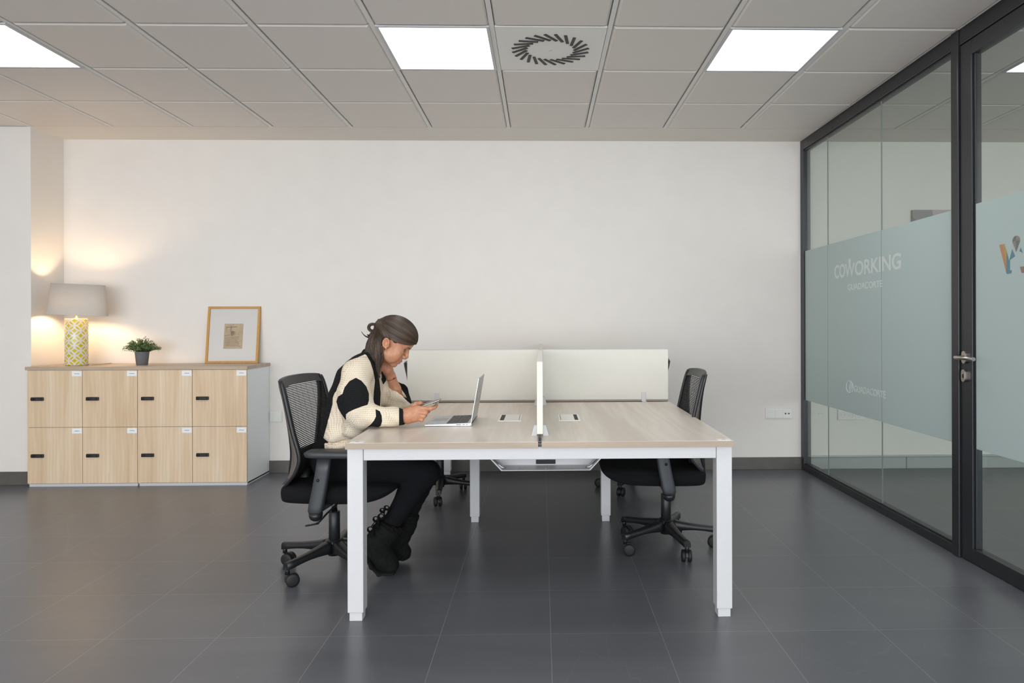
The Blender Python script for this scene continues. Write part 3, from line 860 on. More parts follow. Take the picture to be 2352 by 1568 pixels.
for i, (x0, x1) in enumerate(((-.772, -.718), (.716, .768))):
    k = MB(); k.box(x0, x1, 2.775, 2.812, TT, TT + .0008, m=MT['paper']); k.box((x0 + x1) / 2 - .008, (x0 + x1) / 2 + .008, 2.792, 2.796, TT + .0008, TT + .0012, m=MT['ink'])
    k.build('desk_number_card', None, tops[i])
# hanging cable tray
ty0, ty1 = 3.06, 3.78
th = .002
xc = .018
tp = [(-.246, .655), (-.246, .603), (-.198, .552), (.198, .552), (.246, .603), (.246, .655)]
tr_ = MB()
ti = [(x * .985, z + .003 if z < .64 else z) for x, z in tp]
tr_.loft([[(x + xc, y, z) for x, z in tp] + [(x + xc, y, z) for x, z in ti[::-1]] for y in (ty0, ty1)], smooth=False)
tray = tr_.build('cable_tray', MT['whitemetal'], b1)
tr_ = MB(); tr_.prism([(x + xc, z) for x, z in tp], 'Y', 3.170, 3.172); tr_.build('tray_end', MT['whitemetal'], tray)
MB().box(xc - .045, xc + .045, 3.167, 3.171, .560, .580).build('tray_opening', MT['dark'], tray)
for s_ in (-1, 1):
    MB().tube([(xc + s_ * .238, ty0 + .03, .60), (xc + s_ * .197, ty0 + .03, .562), (xc + s_ * .178, ty0 + .03, .560)], .004, 8).build('tray_hook', MT['chrome'], tray)
for x in (-.12, 0, .12): MB().lathe([(0, .5545), (.003, .5545), (.003, .5568), (0, .5568)], 10, loc=(xc + x, ty0 + .03, .0)).build('rivet', MT['chrome'], tray)
b2, _ = bench('far white legged double bench desk between the screens and the back wall', 4.235, 5.60, False)

# screens
e = empty('desk_divider', (SM, 0, TT), label='long white divider screen running down the middle of the desks away from the camera', cat='desk screen')
MB().box(-.0125, .0125, 2.86, 4.155, .016, .316, .0015).build('panel', MT['whitepanel'], e)
MB().box(-.0125, .0125, 4.235, 5.56, .016, .316, .0015).build('panel', MT['whitepanel'], e)
MB().box(-.0120, .0120, 2.865, 4.15, .3162, .3175, .0004).build('top_trim', MT['flap'], e)
MB().box(-.008, .008, 4.152, 4.236, .016, .27).build('joining_strip', MT['whitemetal'], e)
for y in (2.92, 4.03, 4.30, 5.40):
    for s_ in (-1, 1):
        k = MB(); k.prism([(s_ * .0126, 0), (s_ * .040, 0), (s_ * .036, .003), (s_ * .024, .045), (s_ * .0126, .045)] if s_ > 0 else [(-.0126, 0), (-.0126, .045), (-.024, .045), (-.036, .003), (-.040, 0)], 'Y', y, y + .075, bev=.0008)
        k.build('bracket', MT['whitemetal'], e)
MB().box(-.004, .004, 2.775, 2.86, .001, .0155).build('base_strip', MT['dark'], e)
for (x0, x1, lab, bx) in ((-.815, SM - .014, 'left white cross screen behind the laptop', -.636), (SM + .014, .774, 'right white cross screen at the far end of the empty desk', .623)):
    e = empty('desk_screen', ((x0 + x1) / 2, 4.2, TT), label=lab, cat='desk screen', group='cross screens')
    hw = (x1 - x0) / 2; bx -= (x0 + x1) / 2
    MB().box(-hw, hw, -.009, .009, .012, .318, .0012).build('panel', MT['whitepanel'], e)
    MB().box(-hw, hw, -.011, .011, .002, .0118, .0008).build('rail', MT['rail'], e)
    MB().box(-hw, hw, -.0095, .0095, .3182, .3205, .0005).build('top_trim', MT['whitemetal'], e)
    k = MB(); k.box(bx - .013, bx + .013, -.016, -.0095, -.003, .057, .001); k.box(bx - .013, bx + .013, -.055, -.0095, .0005, .004, .0008); k.build('bracket', MT['whitemetal'], e)

# ------------------------------------------------------------------ laptop
e = empty('laptop', (-.545, 3.205, TT + .001), label='open silver laptop on the left desk, lid back to the divider', cat='laptop')
lw, ld, hx = .305, .218, 0
k = MB()
k.prism([(0, .004), (.006, .0015), (ld - .006, .0), (ld, .003), (ld, .0135), (.004, .0065)], 'Y', 0, lw, bev=.0008)
bs = k.build('base', MT['alu'], e)
slope = math.atan2(.007, ld - .004)
mt = Matrix.Translation((.004, 0, .0066)) @ Matrix.Rotation(-slope, 4, 'Y')
k = MB()
for r_ in range(6):
    x0 = .096 + r_ * .0178; dxk = .0155 if r_ < 5 else .008
    nk = 14 if r_ not in (0,) else 8
    y = .020
    if r_ == 0: ws = [.016, .016, .016, .02, .095, .02, .016, .016, .016]
    else: ws = [.0152] * 15
    tot = sum(ws) + .0028 * (len(ws) - 1); sc_ = (lw - .04) / tot
    for w_ in ws:
        k.box(x0, x0 + dxk, y, y + w_ * sc_, .0002, .0014, .0004, mtx=mt); y += (w_ + .0028) * sc_
k.build('keyboard', MT['key'], bs)
MB().box(.014, .082, .098, .207, -.0002, .0005, mtx=mt).build('trackpad', MT['pad'], bs)
k = MB()
for a, c, z in ((.148, .170, .0065), (.177, .187, .0068), (.194, .200, .007)): k.box(a, c, -.0006, .001, z - .0012, z + .0012)
k.build('ports', MT['dark'], bs)
lt = math.atan2(.036, .205); LH = .212
mt = Matrix.Translation((ld - .004, 0, .012)) @ Matrix.Rotation(lt, 4, 'Y')
lid = MB().box(-.0005, .004, .001, lw - .001, 0, LH, .0012, mtx=mt).build('lid', MT['alu'], e)
MB().box(-.0012, -.0004, .008, lw - .008, .012, LH - .008, mtx=mt).build('display', MT['phonedark'], lid)
k = MB(); k.prism([(lw / 2 + .012 * math.cos(a), LH * .55 + .014 * math.sin(a)) for a in np.linspace(0, 2 * PI, 24)[:-1]], 'X', .0038, .0045, mtx=mt)
k.build('lid_emblem', MT['paper'], lid)
MB().cyl((ld - .003, .03, .010), (ld - .003, lw - .03, .010), .0045, n=12).build('hinge', MT['plastic'], e)

# ================================================================== mesh office chairs
def interp(tab, z):
    if z <= tab[0][0]: return tab[0][1]
    for (a, b), (c, d) in zip(tab, tab[1:]):
        if z <= c: return b + (d - b) * (z - a) / (c - a)
    return tab[-1][1]
def smooth_tab(tab, n=5):
    """resample a table with catmull-rom"""
    P = [tab[0]] + list(tab) + [tab[-1]]; out = []
    for i in range(1, len(P) - 2):
        for k in range(n):
            t = k / n
            q = [.5 * ((2 * P[i][d]) + (-P[i - 1][d] + P[i + 1][d]) * t + (2 * P[i - 1][d] - 5 * P[i][d] + 4 * P[i + 1][d] - P[i + 2][d]) * t * t + (-P[i - 1][d] + 3 * P[i][d] - 3 * P[i + 1][d] + P[i + 2][d]) * t ** 3) for d in (0, 1)]
            out.append(tuple(q))
    out.append(tab[-1]); return out
FRONT = smooth_tab([(.442, -.158), (.475, -.128), (.511, -.098), (.567, -.074), (.617, -.077), (.70, -.100), (.83, -.130), (.915, -.152), (.955, -.170)])
REAR = smooth_tab([(.442, -.178), (.49, -.165), (.56, -.150), (.62, -.146), (.71, -.146), (.80, -.150), (.87, -.157), (.92, -.168), (.955, -.178)])
HALFW = smooth_tab([(.442, .205), (.50, .222), (.60, .232), (.75, .236), (.88, .233), (.935, .225), (.955, .21)])
REARW = smooth_tab([(.442, .10), (.52, .135), (.62, .150), (.72, .175), (.82, .20), (.90, .215), (.955, .205)])

def wrap(y, hw):                      # gentle wrap of the back towards the sitter at the sides
    return .030 * (abs(y) / hw) ** 2.2

def make_chair(phase, swivel, label):
    e = empty('office_chair', label=label, cat='office chair', group='black mesh office chairs')
    hub = MB()
    hub.lathe([(0, .070), (.030, .070), (.031, .085), (.040, .092), (.048, .110), (.048, .135), (.040, .147), (.030, .150), (0, .150)], 32)
    hub.build('hub', MT['plastic'], e)
    RL = .285
    for i in range(5):
        a = phase + i * 2 * PI / 5
        mt = Matrix.Rotation(a, 4, 'Z')
        lg = MB(); rings = []
        for t in np.linspace(0, 1, 9):
            x = .030 + (RL - .030) * t
            zt = .146 - .034 * t - .006 * math.sin(PI * t); zb = .088 + .000 * t + .012 * math.sin(PI * t) - .010 * t
            if t > .93: zb = .080
            w = .030 - .013 * t
            sec = [(-w * .7, zt - .002), (-w * .35, zt), (w * .35, zt), (w * .7, zt - .002), (w * .95, zt - .010), (w * 1.0, zb), (w * .8, zb - .001), (-w * .8, zb - .001), (-w * 1.0, zb), (-w * .95, zt - .010)]
            rings.append([mt @ Vector((x, yy, zz)) for yy, zz in sec])
        tip = RL + .004
        lg.loft(rings)
        lo = lg.build('leg', MT['plastic'], e)
        # caster
        sv = swivel[i]
        cx, cy = RL * math.cos(a), RL * math.sin(a)
        cmt = Matrix.Translation((cx - .010 * math.cos(a), cy - .010 * math.sin(a), 0)) @ Matrix.Rotation(sv, 4, 'Z')
        c = MB()
        c.cyl((0, 0, .058), (0, 0, .092), .011, n=16)
        # hood arched over the axle
        hood = [(-.020 + .0, 0)]
        pr = [(.020 * 0, 0)]
        arc = [(-.021 + .031 * math.cos(t), .031 + .033 * math.sin(t)) for t in np.linspace(R(-10), R(165), 14)]
        arc_in = [(-.021 + .014 * math.cos(t), .031 + .014 * math.sin(t)) for t in np.linspace(R(165), R(-10), 10)]
        c.prism(arc + arc_in, 'Y', -.0055, .0055)
        for v in c.bm.verts: v.co = cmt @ v.co
        co = c.build('caster', MT['plastic'], e)
        for s in (-1, 1):
            wh = MB()
            pf = [(0, s * .0065), (.0275, s * .0065), (.0305, s * .0085), (.0305, s * .0210), (.0275, s * .0245), (.018, s * .0262), (0, s * .0268)]
            if s < 0: pf = pf[::-1]
            wh.lathe(pf, 28, loc=(-.021, 0, .0305), axis='Y')
            for v in wh.bm.verts: v.co = cmt @ v.co
            wh.build('wheel', MT['rubber'], co)
    g = MB().cyl((0, 0, .149), (0, 0, .284), .027, .0265, n=28, bev=.002).build('gas_column', MT['plastic'], e)
    MB().cyl((0, 0, .284), (0, 0, .372), .0145, n=24).build('piston', MT['chrome'], g)
    mech = MB(); mech.prism([(-.13, .358), (-.10, .340), (.05, .338), (.12, .352), (.12, .374), (-.13, .374)], 'Y', -.075, .075, bev=.006)
    mech.build('mechanism', MT['plastic'], e)
    lv = MB()
    lv.tube([(.0, -.07, .352), (-.01, -.11, .348), (-.035, -.17, .318), (-.055, -.205, .290), (-.062, -.215, .287)], .0045, 8)
    rings = []
    for t in np.linspace(0, 1, 9):
        wdt = .019 * math.sin(PI * min(1, .12 + t * .82)) ** .6; x = -.055 - .062 * t
        rings.append([(x, -.215 + wdt * math.cos(q), .285 - .012 * t + .004 * math.sin(q)) for q in np.linspace(0, 2 * PI, 15)[:-1]])
    lv.loft(rings)
    for v in lv.bm.verts: v.co.x += .068
    lo = lv.build('height_lever', MT['plastic'], e)
    k = MB()
    for x, y in ((-.072, -.214), (-.080, -.210), (-.088, -.216), (-.096, -.212)):
        k.tube([(x, y - .006, .2875 + (x + .06) * .2), (x - .003, y, .2885 + (x + .06) * .2), (x, y + .006, .2875 + (x + .06) * .2)], .0009, 5)
    for v in k.bm.verts: v.co.x += .068
    k.build('lever_print', MT['paper'], lo)
    # seat: waterfall cushion over a plastic pan
    prof = [(-.185, .395), (-.180, .372), (-.14, .364), (.05, .362), (.20, .366), (.28, .382), (.335, .410), (.362, .440), (.358, .458), (.33, .468), (.24, .470), (.10, .462), (-.02, .458), (-.12, .462), (-.175, .462), (-.188, .44)]
    cx, cz = .085, .415
    st = MB(); rings = []
    for y in np.linspace(-1, 1, 25):
        k = (1 - abs(y) ** 5) ** (1 / 3.2) if abs(y) < 1 else 0
        kx = 1 - (1 - k) * .28; kz = .10 + .9 * k
        dip = -.010 * (1 - abs(y) ** 2)
        rings.append([(cx + (px - cx) * kx, y * .242, cz + (pz - cz) * kz + (dip if pz > .45 else 0)) for px, pz in prof])
    st.loft(rings)
    so = st.build('seat', MT['seatfab'], e); m_ = so.modifiers.new('smooth', 'SUBSURF'); m_.levels = 1; m_.render_levels = 2
    # armrests
    for s in (-1, 1):
        ar = MB()
        def sec(cx_, z_, wx, ty, yy):
            return [(cx_ + wx * .5 * math.copysign(abs(math.cos(q)) ** .6, math.cos(q)), yy + ty * .5 * math.copysign(abs(math.sin(q)) ** .6, math.sin(q)), z_) for q in np.linspace(0, 2 * PI, 21)[:-1]]
        yy = s * .268
        ar.loft([sec(-.030, .345, .052, .040, yy), sec(-.030, .357, .066, .046, yy), sec(-.026, .38, .070, .044, yy), sec(-.010, .46, .068, .036, yy), sec(.004, .54, .066, .034, yy), sec(.012, .600, .064, .034, yy)])
        ar.prism([(-.055, .350), (.0, .350), (.0, .378), (-.055, .378)], 'Y', min(s * .25, s * .06), max(s * .25, s * .06), bev=.005)
        for v in ar.bm.verts: v.co.x += .052
        ao = ar.build('armrest_post', MT['plasticgrey'], e)
        MB().lathe([(0, .311), (.014, .313), (.025, .321), (.030, .333), (.031, .349), (0, .349)], 28, loc=(.023, yy, 0)).build('adjuster_knob', MT['plastic'], ao)
        MB().lathe([(0, -.004), (.006, -.004), (.0075, 0), (0, 0)], 16, loc=(.040, yy + s * .0185, .50), axis='Y').build('button', MT['rubber'], ao)
        pd = MB(); rings = []
        for t in np.linspace(0, 1, 15):
            x = -.028 + .262 * t; kk = (1 - abs(2 * t - 1) ** 6) ** (1 / 2.2)
            w_ = .012 + .036 * kk; h_ = .004 + .0145 * kk
            rings.append([(x, yy + w_ * math.copysign(abs(math.cos(q)) ** .55, math.cos(q)), .618 + h_ * math.copysign(abs(math.sin(q)) ** .55, math.sin(q))) for q in np.linspace(0, 2 * PI, 25)[:-1]])
        pd.loft(rings)
        pd.build('arm_pad', MT['plasticgrey'], e)
    # backrest
    zs = np.linspace(.442, .944, 44)
    bf = MB()
    for s in (-1, 1):                                   # side rails of the front frame
        rings = []
        for z in np.linspace(.442, .943, 44):
            fx = interp(FRONT, z); hw = interp(HALFW, z); x = fx + wrap(hw, hw) * 0
            y = s * hw
            rings.append([(x + .009, y - s * .004, z), (x + .006, y + s * .004, z), (x - .008, y + s * .004, z), (x - .010, y - s * .008, z), (x - .002, y - s * .020, z), (x + .006, y - s * .022, z)])
        bf.loft(rings)
    for z0, z1 in ((.918, .958), (.440, .470)):
        rings = []
        for y in np.linspace(-1, 1, 21):
            zz = z0 if z0 > .9 else z1
            hw = interp(HALFW, z1 if z0 > .9 else z0)
            dz = -.010 * abs(y) ** 3 if z0 > .9 else .02 * abs(y) ** 3
            xa = interp(FRONT, z0); xb = interp(FRONT, z1); bow = -.022 * (1 - y * y)
            rings.append([(xa + .007 + bow, y * hw, z0 + dz), (xb + .007 + bow, y * hw, z1 + dz), (xb - .009 + bow, y * hw, z1 + dz), (xa - .009 + bow, y * hw, z0 + dz)])
        bf.loft(rings, smooth=False)
    bo = bf.build('back_frame', MT['plastic'], e)
    ms = MB()
    zz = .470
    while zz < .925:                                     # the knitted mesh: fine horizontal threads
        fx = interp(FRONT, zz); hw = interp(HALFW, zz) - .012
        fx2 = interp(FRONT, zz + .0042)
        rings = []
        for y in np.linspace(-1, 1, 13):
            bow = -.022 * (1 - y * y)
            rings.append([(fx + bow + .001, y * hw, zz), (fx2 + bow + .001, y * hw, zz + .0042), (fx2 + bow - .0004, y * hw, zz + .0042), (fx + bow - .0004, y * hw, zz)])
        ms.loft(rings, smooth=False)
        zz += .0078
    for y in np.linspace(-1, 1, 9)[1:-1]:
        pts = [(interp(FRONT, z) - .022 * (1 - y * y), y * (interp(HALFW, z) - .012), z) for z in np.linspace(.46, .93, 24)]
        ms.tube(pts, .0005, 4)
    ms.build('back_mesh', MT['meshfab'], e)
    sh = MB()
    for s in (-1, 1):                                    # side wings joining front frame to the rear spine arms
        rings = []
        for z in zs:
            fx = interp(FRONT, z) - .006; hw = interp(HALFW, z); rx = interp(REAR, z); rw = interp(REARW, z)
            t_ = .003
            mid = ((fx * .5 + rx * .5) - .004, (hw * .6 + rw * .4))
            rings.append([(fx, s * hw, z), (mid[0], s * (mid[1] + .006), z), (rx, s * rw, z), (rx + t_, s * (rw - t_), z), (mid[0] + t_, s * (mid[1] + .006 - t_), z), (fx + t_, s * (hw - 2 * t_), z)])
        sh.loft(rings)
    sh.build('back_shell', MT['taupe'], e)
    sp = MB()
    for s in (-1, 1):
        rings = []
        for z in zs:
            rx = interp(REAR, z); rw = interp(REARW, z)
            rings.append([(rx + .004, s * (rw - .028), z), (rx + .004, s * (rw + .003), z), (rx - .009, s * (rw + .001), z), (rx - .012, s * (rw - .012), z), (rx - .009, s * (rw - .026), z)])
        sp.loft(rings)
    sp.loft([[(interp(REAR, z) - .010, y, z) for y in np.linspace(-1, 1, 9) * (interp(REARW, z) - .01)] + [(interp(REAR, z) - .001, y, z) for y in np.linspace(1, -1, 9) * (interp(REARW, z) - .01)] for z in np.linspace(.442, .60, 10)])
    sp.tube([(-.165, 0, .50), (-.170, 0, .42), (-.155, 0, .375), (-.10, 0, .357)], [.035, .034, .03, .026], 12, sq=(1.3, .6))
    sp.build('back_support', MT['plastic'], e)
    return e
def place(c, x, y, rz): c.location = (x, y, 0); c.rotation_euler = (0, 0, rz)
ph = R(94) + R(5.6)
ch1 = make_chair(ph, [R(a) for a in (100, 170, 215, -50, 30)], 'black mesh office chair the woman sits on, nearest the lockers')
place(ch1, -1.025, 3.42, R(-5.6))
ch2 = make_chair(R(-150) - R(178), [R(a) - R(178) for a in (170, -95, -20, 80, 130)], 'empty black mesh office chair tucked under the right side of the near desk')
place(ch2, .672, 3.715, R(178))
ch3 = make_chair(R(-84 + 10), [R(a) for a in (-60, 30, 100, 170, 240)], 'black mesh office chair at the far left desk, behind the woman, mostly hidden')
place(ch3, -.712, 4.83, R(-10))
ch4 = make_chair(R(162 - 184), [R(a) for a in (160, 60, 0, 80, 130)], 'black mesh office chair at the far right desk, hidden behind the cross screen')
place(ch4, .705, 5.0, R(184))

# ================================================================== the woman at the desk
_f, _s = math.cos(YAW), math.sin(YAW)
def at(u, v, Y):
    """the world point at depth Y that the photograph shows at pixel (u, v)"""
    a, b = u - CX, v - CY
    c, s = math.cos(ROLL), math.sin(ROLL)
    U, V = c * a - s * b, s * a + c * b
    x, z = U / FPX, -V / FPX
    d = (_f * x + _s, -_s * x + _f, z); t = Y / d[1]
    return np.array([d[0] * t, Y, d[2] * t + CAM_H])

class Field:
    """signed distance volume -> smooth mesh (surface nets)"""
    def __init__(s, lo, hi, h):
        s.lo = np.array(lo, float); s.h = h; s.n = np.ceil((np.array(hi) - s.lo) / h).astype(int) + 1
        s.F = np.full(s.n, .08, np.float32)
    def sub(s, lo, hi):
        a = np.maximum(np.floor((np.array(lo) - s.lo) / s.h).astype(int), 0); b = np.minimum(np.ceil((np.array(hi) - s.lo) / s.h).astype(int) + 1, s.n)
        if np.any(b <= a): return None
        ax = [s.lo[i] + s.h * np.arange(a[i], b[i]) for i in range(3)]
        return (slice(a[0], b[0]), slice(a[1], b[1]), slice(a[2], b[2])), np.meshgrid(*ax, indexing='ij')
    def op(s, fn, lo, hi, k, mode='add'):
        m = .03 + k
        r = s.sub(np.array(lo) - m, np.array(hi) + m)
        if r is None: return
        sl, (X, Y, Z) = r
        d = fn(X, Y, Z).astype(np.float32); F = s.F[sl]
        if mode == 'sub': d = -d
        if mode == 'add':
            if k > 0:
                hh = np.maximum(k - np.abs(F - d), 0) / k; s.F[sl] = np.minimum(F, d) - hh * hh * k * .25
            else: s.F[sl] = np.minimum(F, d)
        else:
            if k > 0:
                hh = np.maximum(k - np.abs(F - d), 0) / k; s.F[sl] = np.maximum(F, d) + hh * hh * k * .25
            else: s.F[sl] = np.maximum(F, d)
    def cap(s, a, b, ra, rb=None, k=.012, mode='add', sy=1.0, y0=None):
        """tapered capsule; sy<1 widens it along Y about y0"""
        a, b = np.array(a, float), np.array(b, float); rb = ra if rb is None else rb; r = max(ra, rb)
        if y0 is None: y0 = (a[1] + b[1]) / 2
        lo, hi = np.minimum(a, b) - r, np.maximum(a, b) + r
        if sy != 1: lo[1] = y0 + (lo[1] - y0) / sy; hi[1] = y0 + (hi[1] - y0) / sy
        A, B = a.copy(), b.copy(); A[1] = y0 + (a[1] - y0) * 1; B[1] = y0 + (b[1] - y0) * 1
        d = B - A; L2 = max(float(d @ d), 1e-12)
        def fn(X, Y, Z):
            Yq = y0 + (Y - y0) * sy
            px, py, pz = X - A[0], Yq - A[1], Z - A[2]
            t = np.clip((px * d[0] + py * d[1] + pz * d[2]) / L2, 0, 1)
            return np.sqrt((px - t * d[0]) ** 2 + (py - t * d[1]) ** 2 + (pz - t * d[2]) ** 2) - (ra + (rb - ra) * t)
        s.op(fn, lo, hi, k, mode); return s
    def ell(s, c, r, fr=None, k=.012, mode='add'):
        """ellipsoid; fr = 3x3 whose rows are its local axes"""
        c, r = np.array(c, float), np.array(r, float); R_ = np.eye(3) if fr is None else np.array(fr)
        m = r.max()
        def fn(X, Y, Z):
            px, py, pz = X - c[0], Y - c[1], Z - c[2]
            q = [(R_[i][0] * px + R_[i][1] * py + R_[i][2] * pz) for i in range(3)]
            k0 = np.sqrt(sum((q[i] / r[i]) ** 2 for i in range(3))); k1 = np.sqrt(sum((q[i] / r[i] ** 2) ** 2 for i in range(3))) + 1e-9
            return k0 * (k0 - 1) / k1
        s.op(fn, c - m, c + m, k, mode); return s
    def chain(s, pts, k=.012, **kw):
        for (a, ra), (b, rb) in zip(pts, pts[1:]): s.cap(a, b, ra, rb, k=k, **kw)
        return s
    def noise(s, amp, fr, seed=0):
        X, Y, Z = np.meshgrid(*[s.lo[i] + s.h * np.arange(s.n[i]) for i in range(3)], indexing='ij')
        s.F += (amp * np.sin(X * fr + seed) * np.sin(Y * fr * .9 + 1.3 * seed) * np.sin(Z * fr * 1.1 + 2 * seed)).astype(np.float32)
    def mesh(s):
        F = s.F; n = F.shape; I = F < 0
        c = np.zeros(tuple(x - 1 for x in n), np.uint8)
        for i in (0, 1):
            for j in (0, 1):
                for k in (0, 1): c += I[i:n[0] - 1 + i, j:n[1] - 1 + j, k:n[2] - 1 + k]
        act = (c > 0) & (c < 8); idx = np.argwhere(act)
        num = np.full(act.shape, -1, np.int32); num[act] = np.arange(len(idx))
        P = np.zeros((len(idx), 3)); W_ = np.zeros(len(idx))
        x, y, z = idx.T
        for ax in range(3):
            o1, o2 = [q for q in range(3) if q != ax]
            for p in (0, 1):
                for q in (0, 1):
                    off = [0, 0, 0]; off[o1] = p; off[o2] = q; off2 = off[:]; off2[ax] = 1
                    a = F[x + off[0], y + off[1], z + off[2]]; b = F[x + off2[0], y + off2[1], z + off2[2]]
                    m = (a < 0) != (b < 0); t = np.where(m, a / np.where(m, a - b, 1), 0)
                    for d in range(3):
                        P[:, d] += np.where(m, off[d] + (t if d == ax else 0), 0)
                    W_ += m
        P = (P / W_[:, None] + idx) * s.h + s.lo
        Q = []
        for ax in range(3):
            o1, o2 = [(1, 2), (2, 0), (0, 1)][ax]
            sl0 = [slice(0, n[d] - 1) for d in range(3)]
            a = I[tuple(slice(0, n[d] - 1) if d == ax else slice(1, n[d] - 1) for d in range(3))]
            b = I[tuple(slice(1, n[d]) if d == ax else slice(1, n[d] - 1) for d in range(3))]
            e = np.argwhere(a != b); flip = a[tuple(e.T)]
            base = e.copy()
            for d in range(3):
                if d != ax: base[:, d] += 1
            def cell(p, q):
                k = base.copy(); k[:, o1] -= p; k[:, o2] -= q
                return num[tuple(k.T)]
            quad = np.stack([cell(1, 1), cell(0, 1), cell(0, 0), cell(1, 0)], 1)
            quad[~flip] = quad[~flip][:, ::-1]
            Q.append(quad)
        Q = np.concatenate(Q); Q = Q[(Q >= 0).all(1)]
        return P, Q
def normals(P, Q):
    fn = np.cross(P[Q[:, 2]] - P[Q[:, 0]], P[Q[:, 3]] - P[Q[:, 1]]); N = np.zeros_like(P)
    for i in range(4): np.add.at(N, Q[:, i], fn)
    return N / (np.linalg.norm(N, axis=1)[:, None] + 1e-12)
def relax(P, Q, it=1, lam=.5):
    for _ in range(it):
        A = np.zeros_like(P); C_ = np.zeros(len(P))
        for i in range(4):
            for j in ((i + 1) % 4, (i + 3) % 4):
                np.add.at(A, Q[:, i], P[Q[:, j]]); np.add.at(C_, Q[:, i], 1)
        P = P + lam * (A / np.maximum(C_, 1)[:, None] - P)
    return P

person = empty('person', (-1.0, 3.42, 0), label='person in cream and black knit sweater seated at the left desk, bowed over a phone', cat='person')
PO = np.array([-1.0, 3.42, 0.0])
def pmesh(name, P, Q, mat, attrs=None, parent=person): return raw_mesh(name, P - PO, Q, mat, parent, True, attrs)
def pbuild(mb, name, m, parent=person):
    for v in mb.bm.verts: v.co -= Vector(PO)
    return mb.build(name, m, parent)

# head frame: f forward, s towards the camera side, u up; tilted down
HT = R(26); TURN = R(0)
EAR = np.array([-.748, 3.42, 1.109])
Fv = np.array([math.cos(HT), 0, -math.sin(HT)]); Uv = np.array([math.sin(HT), 0, math.cos(HT)]); Sv = np.array([0, -1.0, 0])
HF = np.array([Fv, Sv, Uv])
def H(f, s, u): return EAR + Fv * f + Sv * s + Uv * u

YN, YF = 3.17, 3.58            # depth of the near and of the far forearm
B = Field((-1.22, 3.02, 0.0), (-.42, 3.80, 1.30), .003)
# trunk and legs (under the clothes) so that the body is one figure
B.cap((-1.01, 3.42, .56), (-.97, 3.42, .74), .085, .08, sy=.62, k=.03).cap((-.97, 3.42, .74), (-.875, 3.42, .95), .08, .075, sy=.55, k=.03)
B.cap((-.875, 3.42, .96), at(850, 832, 3.42), .06, .048, k=.04, sy=.8)
for (ys, kn, an) in ((3.33, at(978, 1085, 3.30), at(890, 1215, 3.30)), (3.50, at(985, 1080, 3.52), at(930, 1195, 3.50))):
    B.chain([((-.99, ys, .52), .065), (kn, .040), (kn * .35 + an * .65, .026)], k=.02)
# neck
B.chain([(at(846, 836, 3.42), .050), (H(-.030, 0, -.035), .048)], k=.03)
# near arm
B.chain([(at(824, 856, 3.27), .045), (at(816, 905, 3.19), .040), (at(836, 952, YN), .036), (at(905, 958, YN), .028), (at(930, 955, YN), .0255)], k=.02)
# far arm
B.chain([(at(862, 858, 3.59), .045), (at(915, 920, YF), .030), (at(908, 893, 3.55), .0270), (at(897, 862, 3.52), .0225), (at(891, 850, 3.50), .024)], k=.015)
# far hand cupped under the jaw
hb = [at(889, 848, 3.495), at(880, 838, 3.485)]
B.cap(hb[0], hb[1], .026, .028, k=.018, sy=1.0)
for i, (du, dv, dy) in enumerate(((2, -3, -.012), (-3, 0, .0), (-8, 3, .012), (-13, 6, .022))):
    b0 = at(876 + du, 836 + dv, 3.475 + dy * .6); m0 = at(864 + du, 830 + dv, 3.475 + dy); t0 = at(856 + du, 820 + dv, 3.47 + dy)
    B.chain([(b0, .0098), (m0, .0088), (t0, .0075)], k=.005)
B.chain([(at(892, 852, 3.485), .014), (at(893, 840, 3.475), .011), (at(890, 831, 3.478), .009)], k=.008)
# near hand: palm, thumb on top, fingers closing round the phone
pa = lambda u, v, dy=0: at(u, v, YN + dy)
B.chain([(pa(930, 955), .0255), (pa(940, 953), .027)], k=.015)
B.cap(pa(937, 946), pa(957, 939), .0200, .0165, k=.018).cap(pa(938, 955), pa(959, 951), .021, .018, k=.018).cap(pa(938, 963), pa(955, 961), .0175, .0145, k=.018)
B.chain([(pa(944, 939, .02), .0150), (pa(955, 929, .03), .0125), (pa(965, 926, .04), .0098), (pa(971, 928, .05), .0086)], k=.006)
B.chain([(pa(960, 937, -.002), .0125), (pa(978, 938, -.004), .0098), (pa(990, 938, .002), .0088), (pa(999, 936, .014), .0080)], k=.006)
B.chain([(pa(961, 946, -.006), .0118), (pa(978, 948, -.004), .0095), (pa(984, 944, .018), .0086), (pa(984, 938, .035), .0080)], k=.004)
B.chain([(pa(959, 954, -.004), .0112), (pa(974, 956, -.002), .0092), (pa(977, 953, .020), .0084), (pa(973, 946, .034), .0078)], k=.004)
B.chain([(pa(956, 961, 0), .0105), (pa(969, 964, .0), .0086), (pa(971, 960, .018), .0078), (pa(967, 953, .030), .0072)], k=.004)
B.chain([(pa(990, 937, .045), .0085), (pa(1000, 934, .055), .0080), (pa(1003, 929, .062), .0070)], k=.004)
